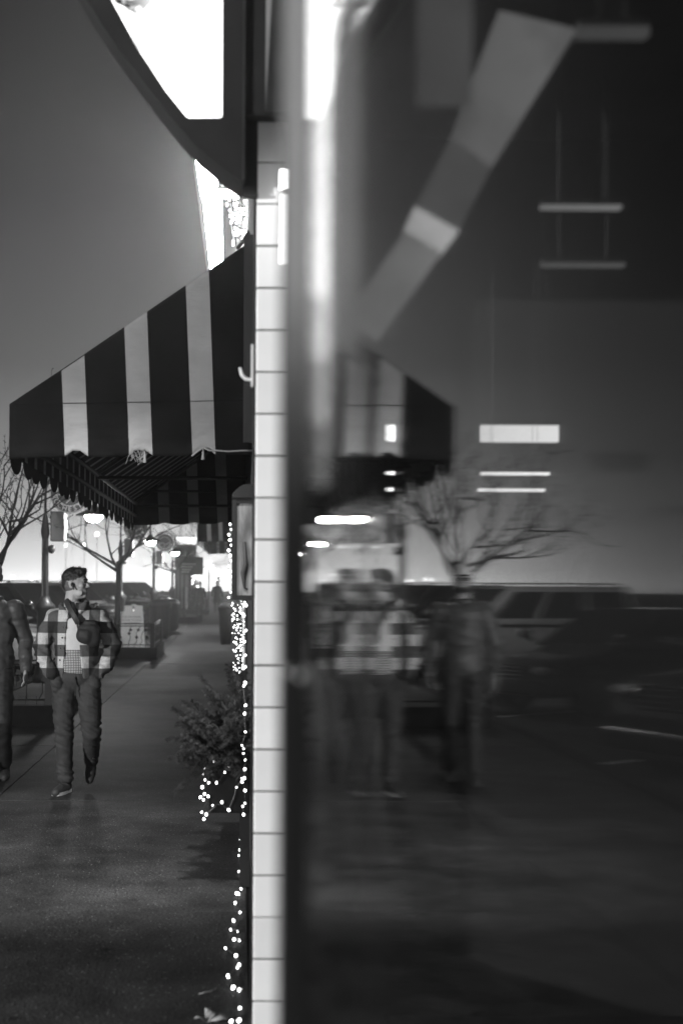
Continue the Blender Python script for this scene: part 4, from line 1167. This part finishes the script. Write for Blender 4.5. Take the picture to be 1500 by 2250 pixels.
# jacket: open shell with sleeves and collar
mb = MB(); NZ, NA = 16, 40
def shell_prof(z):
    # half width, half depth
    tab = [(.91, .168, .130), (1.05, .170, .138), (1.2, .178, .142), (1.33, .185, .138), (1.40, .165, .122), (1.45, .120, .100), (1.51, .078, .080)]
    for a, b2 in zip(tab, tab[1:]):
        if z <= b2[0]:
            t = (z - a[0])/(b2[0]-a[0]); return a[1] + (b2[1]-a[1])*t, a[2] + (b2[2]-a[2])*t
    return tab[-1][1:]
rows = []
for i in range(NZ + 1):
    z = .915 + (1.51 - .915)*i/NZ; a, b2 = shell_prof(z); t = (z - .915)/.595
    xl = -.105 + .055*t; xr = .068 - .075*t
    fl_, fr_ = math.asin(max(-.9, xl/a)), math.asin(min(.9, xr/a))
    row = []
    for k in range(NA + 1):
        ph = fr_ + (2*PI + fl_ - fr_)*k/NA
        row.append((Vector((a*math.sin(ph), -b2*math.cos(ph) + .01, z - (.03*t if False else 0))), Vector(((a-.024)*math.sin(ph), -(b2-.024)*math.cos(ph) + .01, z))))
    rows.append(row)
n2 = NA + 1
vo_ = [p[0] for r in rows for p in r]; vi = [p[1] for r in rows for p in r]; off = len(vo_)
fs = []
for i in range(NZ):
    for k in range(NA):
        a = i*n2 + k; fs += [(a, a+1, a+n2+1, a+n2), (off+a, off+a+n2, off+a+n2+1, off+a+1)]
    a, b2 = i*n2, (i+1)*n2; fs += [(a, a+n2, off+a+n2, off+a)]
    a = i*n2 + NA; fs += [(a, off+a, off+a+n2, a+n2)]
for k in range(NA):
    fs += [(k, off+k, off+k+1, k+1)]; a = NZ*n2 + k; fs += [(a, a+1, off+a+1, off+a)]
mb.add(vo_ + vi, fs)
for sg, sh in ((-1, 1.395), (1, 1.41)):
    mb.ell((sg*.150, .015, sh - .01), (.078, .080, .068), 16, 10)
    mb.cap((sg*.170, .015, sh - .02), (sg*.235, .03, 1.29), .074, .070, 16); mb.cap((sg*.235, .03, 1.29), (sg*.285, .05, 1.165), .070, .062, 16)
    mb.cap((sg*.285, .05, 1.165), (sg*.245, -.03, 1.04), .062, .056, 16); mb.cap((sg*.245, -.03, 1.04), (sg*.182, -.085, .95), .055, .048, 16)
# collar
for (q0, q1) in (((-.125, -.02, 1.475), (-.055, -.105, 1.40)), ((.07, -.06, 1.50), (.015, -.115, 1.40)), ((-.12, .0, 1.49), (-.08, .09, 1.51)), ((-.08, .09, 1.51), (.05, .09, 1.52)), ((.05, .09, 1.52), (.085, -.01, 1.51)), ((-.10, -.05, 1.46), (-.075, -.10, 1.375)), ((.085, -.01, 1.51), (.06, -.08, 1.46))):
    mb.cap(q0, q1, .021, .017, 10)
me = blob(mb, .0075, 3)
def jacket_fold(p):
    arm = 1.0 if abs(p.x) > .2 else .35
    low = 1.3 if p.z < 1.2 else .6
    return .020*arm*low*(.4 - 1.2*abs(noise.noise(Vector((p.x*8, p.y*5 + p.z*6, p.z*17 + p.x*7)))) + .35*noise.noise(Vector((p.x*20, p.y*12, p.z*40)))) + .005*noise.noise(p*11)
jk = put('jacket', setmat(crease(me, jacket_fold), plaid_mat('plaid wool', .165, .182, .36, .03)), man)
for (x, z) in ((-.085, 1.315), (-.097, 1.235), (-.108, 1.155), (-.115, 1.06)):
    b_ = MB().ell((x + .0, -.142, z), (.008, .004, .008), 10, 6).build('button', M_chrome, man, True)
# cross-body bag and strap
mb = MB(); mb.ell((.11, -.135, 1.30), (.095, .042, .055), 18, 12); mb.ell((.085, -.145, 1.255), (.075, .042, .075), 18, 12); mb.ell((.135, -.13, 1.24), (.07, .045, .075), 18, 12); mb.ell((.12, -.13, 1.355), (.065, .035, .022), 14, 8)
put('shoulder_bag', setmat(crease(blob(mb, .008, 4), fold(9, 14, .006, 12)), M_black), man)
MB().tube([(-.075, .10, 1.47), (-.09, .04, 1.525), (-.085, -.03, 1.53), (-.06, -.095, 1.49), (-.02, -.145, 1.43), (.03, -.175, 1.35)], [(.024, .004)]*6, 8, flat=(.55, 0, .8)).build('bag_strap', mat('strap webbing', .03, .6), man, True)
# shoes
h1, t1 = (-.075, .085, 0), (-.15, -.175, 0)
sh_ = put('shoe', setmat(foot_mesh(h1, t1), M_boot), man); put('sole', sole_mesh(h1, t1), sh_)
upv = Vector((0, .86, .5)).normalized()
h2, t2 = (.095, .315, .20), (.085, .20, .045)
sh_ = put('shoe', setmat(foot_mesh(h2, t2, up=(0, -.62, .78)), M_boot), man)

# --- the second walker at the left edge (mirrored in the window)
X2, Y2 = -2.06, 11.9
def walker(name_label, loc, H, coat_m, leg_m, top_m, seed, yaw, hands=True, long_coat=False, head_yaw=-PI/2, hat=None, voxel=.009, group=None, step=.12, hand_m=M_skin):
    k = H/1.78
    mb = MB(); V = lambda x, y, z: (x*k, y*k, z*k)
    w, Rm = head_parts(mb, V(0, -.01, 1.55), head_yaw)
    mb.cap(V(0, .02, 1.46), V(0, .005, 1.60), .062*k, .056*k, 12)
    mb.ell(V(0, .02, 1.25), (.17*k, .10*k, .24*k)); mb.ell(V(0, .02, .97), (.15*k, .10*k, .14*k))
    for sg in (-1, 1):
        sw = sg*step
        sh, el, wr = Vector(V(sg*.19, .02, 1.41)), Vector(V(sg*.265, .05 + sw*.3, 1.14)), Vector(V(sg*.275, -.02 - sw*.6, .90))
        mb.cap(sh, el, .048*k, .04*k); mb.cap(el, wr, .038*k, .028*k)
        if hands:
            d = (wr - el).normalized(); d = (d + Vector((0, -.25, 0))).normalized(); side_ = Vector((0, 1, 0))
            pc = wr + d*.05*k; mb.ell(pc, (.018*k, .036*k, .05*k), 12, 8)
            for q in range(4):
                b0 = wr + d*.085*k + side_*(q - 1.5)*.021*k; ln = (.075, .085, .08, .062)[q]*k
                b1 = b0 + d*ln*.5 + Vector((-sg*.008, 0, 0)); b2 = b1 + d*ln*.5 + Vector((-sg*.020*k, 0, 0))
                mb.cap(b0, b1, .0088*k, .0083*k, 8); mb.cap(b1, b2, .0083*k, .0072*k, 8)
            tb0 = wr + d*.03*k - side_*.03*k; tb1 = tb0 + d*.035*k - side_*.025*k + Vector((-sg*.012, 0, 0)); tb2 = tb1 + d*.032*k
            mb.cap(tb0, tb1, .011*k, .0095*k, 8); mb.cap(tb1, tb2, .0095*k, .008*k, 8)
        hp, kn, an = V(sg*.095, .0, .88), V(sg*.10, -.04 - sw*.6, .50), V(sg*.095, .02 + sw*.9 + .05, .09)
        mb.cap(hp, kn, .075*k, .05*k); mb.cap(kn, an, .05*k, .035*k)
    p = put('person', setmat(blob(mb, voxel*.65, 2), hand_m), None, loc); p.rotation_euler = (0, 0, yaw)
    tag(p, name_label, 'person', group)
    mb = MB()
    mb.ell(V(0, .01, .93), (.165*k, .115*k, .12*k), 16, 10)
    for sg in (-1, 1):
        sw = sg*step
        hp, kn, an = V(sg*.088, .0, .86), V(sg*.10, -.04 - sw*.6, .50), V(sg*.095, .02 + sw*.9 + .05, .12)
        mb.cap(hp, kn, .10*k, .072*k, 14); mb.cap(kn, an, .072*k, .060*k, 14)
    put('trousers', setmat(crease(blob(mb, voxel, 4), fold(seed, 22, .009, 8)), leg_m), p)
    mb = MB(); zb_ = .55 if long_coat else .84
    prev = None
    mb.ell(V(0, .01, 1.36), (.19*k, .125*k, .13*k), 18, 12); mb.ell(V(0, .01, 1.2), (.188*k, .135*k, .2*k), 18, 12); mb.ell(V(0, .01, 1.0), (.185*k, .135*k, .19*k), 18, 12)
    if long_coat: mb.tube([V(0, .01, 1.0), V(0, .01, .56)], [(.18*k, .14*k), (.235*k, .18*k)], 20, flat=(1, 0, 0))
    for sg in (-1, 1):
        sw = sg*step
        sh, el, wr = V(sg*.18, .015, 1.40), V(sg*.265, .05 + sw*.3, 1.14), V(sg*.275, -.02 - sw*.6, .93)
        mb.cap(sh, el, .085*k, .070*k, 14); mb.cap(el, wr, .066*k, .050*k, 14)
    for a in range(8):
        th = 2*PI*a/8; th2 = 2*PI*(a+1)/8
        mb.cap(V(.07*math.cos(th), .02 + .065*math.sin(th), 1.485), V(.07*math.cos(th2), .02 + .065*math.sin(th2), 1.485), .026*k, .026*k, 8)
    put('coat', setmat(crease(blob(mb, voxel, 4), fold(seed + 3, 16, .010, 8)), coat_m), p)
    for sg in (-1, 1):
        sw = sg*step
        ax, ay = sg*.095*k, (.02 + sw*.9 + .05)*k
        put('shoe', setmat(foot_mesh((ax, ay + .05, 0), (ax*1.1, ay - .21, 0)), M_boot), p)
    if hat:
        mb = MB(); mb.ell(w((-.012, 0, .165)), (.106, .084, .085), 20, 12, Rm)
        if hat == 'cap': mb.ell(w((.02, 0, .148)), (.085, .08, .03), 16, 8, Rm)
        put('cap', setmat(blob(mb, .006, 2), top_m), p)
        if hat == 'cap': MB().ell(w((.095, 0, .148)), (.055, .062, .009), 16, 8, Rm).build('brim', M_black, p, True)
    else:
        mb = MB(); mb.ell(w((-.022, 0, .15)), (.098, .081, .092), 18, 12, Rm); mb.ell(w((-.05, 0, .08)), (.06, .07, .09), 14, 8, Rm)
        put('hair', setmat(crease(blob(mb, .007, 2), lambda q: .004*noise.noise(q*60)), top_m), p)
    return p, w, Rm
M_coat2 = mat('grey work jacket', .065, .55, var=.2, vscale=10, bump=.4, bscale=30)
p2, w2, Rm2 = walker('second walker in grey jacket and pale cap, mostly outside the left edge', (X2, Y2, 0), 1.83, M_coat2, M_black, mat('pale cap', .62, .8), 4, R(6), hat='cap', step=.14)
MB().ell(w2((.07, 0, .03)), (.035, .048, .03), 14, 8, Rm2).build('beard', M_hair, p2, True)
for sg in (-1, 1): MB().ell(w2((.088, sg*.034, .118)), (.010, .026, .017), 12, 8, Rm2).build('sunglass_lens', M_black, p2, True)
wrx = Vector((.275*1.028, (-.02 - .14*.6)*1.028, .905*1.028))
MB().tube([wrx + Vector((0, .0, .02)), wrx + Vector((0, .0, -.005))], .036, 16).build('watch', M_chrome, p2, True)
for z in (1.36, 1.24, 1.12, 1.0): MB().ell((0, -.135, z), (.009, .006, .009), 10, 6).build('button', M_chrome, p2, True)

M_coat_far = mat('black wool coat', .02, .9)
far_people = [(at(477, 0, 76).x, 76, 1.72, 'dark coated figure alone on the far pavement by lit windows', True, None),
              (at(440, 0, 72).x, 72, 1.66, 'taller of two figures walking away together in the fog', True, None),
              (at(428, 0, 73).x, 73, 1.60, 'smaller hatted figure beside a companion in the fog', False, 'beanie')]
for x, y, H, lab, lc_, hat in far_people:
    walker(lab, (x, y, 0), H, M_coat_far, M_black, M_hair if not hat else mat('pale beanie', .4, .9), int(y), PI, False, lc_, hat=hat, voxel=.016, group='distant walkers', step=.06)

# ------------------------------------------------------------------ bins, notice board, far lights
def bin_(label, loc, w, h, seed):
    t = thing('litter_bin', label, 'bin', loc, group='dark litter bins')
    MB().lathe([(0, .06), (w*.82, .06), (w*.9, .1), (w, h*.8), (w*1.05, h*.82), (w*1.05, h*.86)], n=18).build('drum', M_iron, t, True)
    MB().lathe([(w*1.05, h*.861), (w*.98, h*.93), (w*.6, h*.985), (w*.35, h), (0, h)], n=18).build('lid', M_iron, t, True)
    MB().lathe([(0, 0), (w*.7, 0), (w*.7, .058), (0, .058)], n=18).build('foot', M_iron, t)
    for k in range(18):
        a = 2*PI*k/18; MB().tube([(w*.92*math.cos(a), w*.92*math.sin(a), .1), (w*1.03*math.cos(a), w*1.03*math.sin(a), h*.8)], .012, 4).build('slat', M_iron, t)
    return t
bin_('round lidded litter bin just right of the sandwich board guard', (at(352, 0, 42).x, 42, 0), .34, 1.15, 1)
bin_('second lidded litter bin behind the first', (at(372, 0, 48).x, 48, 0), .34, 1.1, 2)
urn = thing('tall_planter', 'tall tapered dark urn against the wall on the right pavement side', 'planter', (at(497, 0, 38).x, 38, 0))
MB().lathe([(0, 0), (.13, 0), (.14, .05), (.17, .3), (.19, .8), (.21, .95), (.22, 1.0), (.19, 1.0), (.17, .9), (0, .88)], n=18).build('urn', M_kerb, urn, True)
MB().ell((0, 0, 1.02), (.17, .17, .12), 12, 8).build('moss', M_needle, urn, True)
nb = thing('notice_board', 'dark notice board with pale lines on two posts in fog', 'sign', (0, 66, 0))
def PN(px, py): return at(px, py, 66)
a0, a1 = PN(394, 1263), PN(446, 1224)
MB().box(a0.x, a1.x, -.05, .05, a0.z, a1.z).build('board', mat('board grey', .04, .6), nb)
for px in (396, 405): MB().box(PN(px, 0).x - .05, PN(px, 0).x + .05, .051, .15, 0, a1.z).build('post', M_iron, nb)
for k, (l, r_, y) in enumerate(((398, 424, 1246), (400, 420, 1252), (399, 416, 1257), (400, 430, 1240))):
    MB().box(PN(l, 0).x, PN(r_, 0).x, -.06, -.0505, PN(0, y + 1.5).z, PN(0, y - 1.5).z).build('printed_line', mat('pale print', .5, .6), nb)
ls = thing('lit_fascia', 'bright white lit sign strip left of the far awning', 'sign', (0, 96, 0))
MB().box(at(386, 0, 96).x, at(431, 0, 96).x, 0, .3, at(0, 1196, 96).z, at(0, 1180, 96).z).build('lit_panel', emit('fascia glow', 2.2, 'NONE'), ls)
MB().box(at(386, 0, 96).x, at(431, 0, 96).x, .301, .4, 0, at(0, 1178, 96).z).build('backing', M_stucco, ls)
def light_ball(label, px, py, Y, r, n, seed):
    t = thing('lit_shrub', label, 'string lights', at(px, py, Y), group='globes of fairy lights far down the street')
    rg = random.Random(seed)
    bm_ = MB().ell((0, 0, 0), (.026, .026, .026), 6, 5).mesh('bulb', M_bulb_far, True)
    fr_ = MB()
    for k in range(n):
        v = Vector((rg.gauss(0, 1), rg.gauss(0, 1), rg.gauss(0, 1))).normalized()*r*rg.uniform(.6, 1)
        put('bulb', bm_, t, v); fr_.tube([Vector((0, 0, -r)), v*.5, v], .008, 4)
    fr_.tube([(0, 0, -at(px, py, Y).z), (0, 0, -r)], .04, 6)
    fr_.build('branches', M_twig, t)
light_ball('upper globe of fairy lights beside the far awning', 459, 1246, 80, .33, 46, 1)
light_ball('lower globe of fairy lights over the walking couple', 432, 1278, 78, .38, 44, 2)
light_ball('right globe of fairy lights beside the lone far walker', 482, 1266, 88, .42, 40, 3)
# far buildings and lamps, dim in the fog
for i, (px, py, Y) in enumerate(((145, 1200, 150), (185, 1198, 155), (213, 1175, 140), (28, 1271, 120), (70, 1274, 130), (165, 1262, 180))):
    p = at(px, py, Y)
    t = thing('distant_lamp', ['distant lamp dot right of the nearest lamp post', 'second distant lamp dot under the nearest street lamp', 'large hazy distant lamp between first and second street lamps', 'low lamp dot above the pewter vehicle roof', 'low lamp dot left of the nearest lamp post', 'low lamp dot above the walker in plaid'][i], 'street lamp', (p.x, p.y, 0), group='lamps far off in the fog')
    MB().tube([(0, 0, -.1), (0, 0, p.z - .2)], .03, 6).build('pole', M_pole, t)
    MB().ell((0, 0, p.z), (.16, .16, .16) if i != 2 else (.22, .22, .22), 10, 8).build('lamp_globe', emit('far lamp glass', 6, 'NONE'), t, True)

# ------------------------------------------------------------------ facades further along
M_shopwin = emit('lit shop window', 7.0, 'AUTO')
def facade(label, y0, y1, h, m, wins, x=WX):
    t = thing('neighbour_shop', label, 'building')
    MB().box(x + .02, 7, y0, y1 - .02, 0, h).build('wall', m, t)
    MB().box(x - .10, x + .019, y0, y1 - .02, h - .3, h - .02).build('cornice', M_stucco, t)
    for (a, b) in wins:
        MB().box(x + .006, x + .018, a, b, .6, 2.5).build('shop_window', M_shopwin, t)
        MB().box(x + .0, x + .019, a - .08, a - .002, .5, 2.6).build('window_frame', M_dark, t)
        MB().box(x + .0, x + .019, b + .002, b + .08, .5, 2.6).build('window_frame', M_dark, t)
    return t
facade('brick shop front right after the nearest awning', 20.02, 46, 6.5, M_brick, ((34.5, 38.5),))
facade('dark shop front behind the far striped awning', 46.02, 70, 8, M_stucco, ((47.5, 54),))
facade('farthest shop front lost in the fog', 70.02, 120, 7, M_brick, ((80, 96),))

# ------------------------------------------------------------------ inside the shop, seen through the window glass
M_fix = emit('interior tube', 2.5, 'AUTO')
M_fix2 = emit('interior panel light', 1.5, 'AUTO')
def fixture(label, pxa, pxb, pya, pyb, Y, m):
    t = thing('ceiling_light', label, 'light', group='linear lights hanging inside the shop')
    a, b = at(pxa, pyb, Y), at(pxb, pya, Y)
    MB().box(a.x, b.x, Y, Y + .03, a.z, b.z).build('diffuser', m, t)
    for x in (a.x + .04, b.x - .04):
        MB().tube([(x, Y + .015, b.z), (x, Y + .015, 3.34)], .0007, 5).build('cable', M_wire, t)
    MB().box(a.x, b.x, Y, Y + .03, b.z + .001, b.z + .012).build('housing', M_pole, t)
fixture('wide bright panel light inside the window, right', 1055, 1225, 931, 967, 4.9, M_fix2)
fixture('narrower bright panel light inside the window, over the mirrored awning', 780, 866, 933, 965, 4.9, emit('interior strong panel', 9))
fixture('upper thin tube light under the wide panel light', 1056, 1206, 1035, 1039, 4.8, M_fix)
fixture('lower thin tube light under the wide panel light', 1050, 1196, 1071.5, 1075, 4.7, M_fix)
fixture('upper thin tube light under the narrower panel light', 780, 866, 1035.5, 1038.5, 4.8, emit('interior strong tube', 14))
fixture('lower thin tube light under the narrower panel light', 778, 864, 1071.5, 1074.5, 4.7, emit('interior strong tube', 14))
fixture('dim tube light high at right inside the window', 1185, 1362, 446, 451, 3.2, emit('interior dim tube', .30, 'AUTO'))
fixture('dimmer tube light below another at right inside the window', 1187, 1370, 574, 578, 3.25, emit('interior dimmer tube', .13, 'AUTO'))
fixture('blurred strip light at top right inside the window', 1265, 1420, 52, 70, 2.5, emit('interior strip', .09, 'AUTO'))
sbm = thing('slanted_beam', 'slanting beam with added glow inside the window running up to the right', 'beam')
SY = 2.6
def slant(poly, y0, y1, nm, m): return MB().prism([(at(x, y, SY).x, at(x, y, SY).z) for x, y in poly], y0, y1).build(nm, m, sbm)
M_beam = emit('emissive beam panel', .42, 'AUTO', .5, 7)  # brightness of all beam sections put in as emission, no lamp behind them
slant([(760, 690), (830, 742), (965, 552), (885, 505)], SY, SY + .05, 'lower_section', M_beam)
slant([(885, 500), (905, 452), (1002, 505), (970, 548)], SY - .004, SY + .05, 'bright_section', emit('emissive beam bright', 1.3, 'AUTO', .3, 6))
slant([(910, 445), (1006, 498), (1075, 365), (985, 300)], SY, SY + .05, 'dim_section', emit('emissive beam dim', .16, 'AUTO', .5, 6))
slant([(985, 298), (1077, 362), (1262, 60), (1090, 20)], SY, SY + .05, 'upper_section', emit('emissive beam upper', .26, 'AUTO', .7, 5))
hb = thing('hanging_banner', 'blurred banner with added glow hanging at the top inside the window', 'banner')
pA, pB = at(910, 225, 1.9), at(1030, -200, 1.9)
MB().box(pA.x, pB.x, 1.9, 1.915, pA.z, pB.z).build('cloth', emit('emissive banner cloth', .16, 'AUTO', .4, 6), hb)  # cloth brightness put in as emission, no lamp behind it
MB().tube([(pA.x - .02, 1.907, pB.z + .01), (pB.x + .02, 1.907, pB.z + .01)], .008, 8).build('rod', M_pole, hb, True)
# ------------------------------------------------------------------ litter on the pavement
lf = thing('dry_leaf', 'pale curled dry leaf on the pavement at the bottom edge', 'leaf', at(462, 2236, gy(2236, .02)))
mb = MB()
for (ang, L_, cu) in ((0, .075, .02), (2.6, .06, .015), (1.2, .05, .04)):
    for i in range(6):
        pass
    n_ = 7; b = len(mb.v)
    for i in range(n_):
        t = i/(n_-1); wv_ = .022*math.sin(PI*min(1, t*.95 + .03)) + .001
        c = Vector((math.cos(ang)*L_*t, math.sin(ang)*.5*L_*t, cu*math.sin(PI*t*.8)))
        s = Vector((-math.sin(ang), math.cos(ang), .35*math.sin(3*t)))*wv_
        mb.v += [tuple(c - s), tuple(c + Vector((0, 0, -.004))), tuple(c + s)]
    for i in range(n_-1):
        for k in range(2): mb.f.append((b+i*3+k, b+i*3+k+1, b+(i+1)*3+k+1, b+(i+1)*3+k)); mb.m.append(0)
o = mb.build('blade', mat('dry leaf', .28, .8, var=.3, vscale=40), lf, True); sd = o.modifiers.new('t', 'SOLIDIFY'); sd.thickness = .0015
MB().tube([(0, 0, .01), (-.005, .0, .03), (.01, .0, .055)], .002, 5).build('stem', M_bark, lf)
lf.location.z = .004
tw = thing('twig', 'short pale twig lying on the pavement near the wall lights', 'twig', at(460, 2184, gy(2184, .006)))
tw.location.z = .005
MB().tube([(-.034, .0, 0), (-.01, .015, .002), (.015, .03, .003), (.036, .07, .004)], [.002, .0035, .0035, .0015], 6).build('stick', mat('dry leaf', .28), tw, True)

# ------------------------------------------------------------------ night fog
hz = MB().box(-152, 62, -46, 264, -1.2, 12.6).build('haze', None or mat('unused', .5))
hz.data.materials.clear()
hm_ = bpy.data.materials.new('haze'); hm_.use_nodes = True
nt = hm_.node_tree; nt.nodes.remove(nt.nodes['Principled BSDF'])
pv = nn(nt, 'ShaderNodeVolumePrincipled'); pv.inputs['Color'].default_value = (.95, .95, .95, 1); pv.inputs['Density'].default_value = .0026; pv.inputs['Anisotropy'].default_value = .78
nt.links.new(pv.outputs[0], nt.nodes['Material Output'].inputs['Volume'])
hz.data.materials.append(hm_)
tag(hz, kind='stuff')
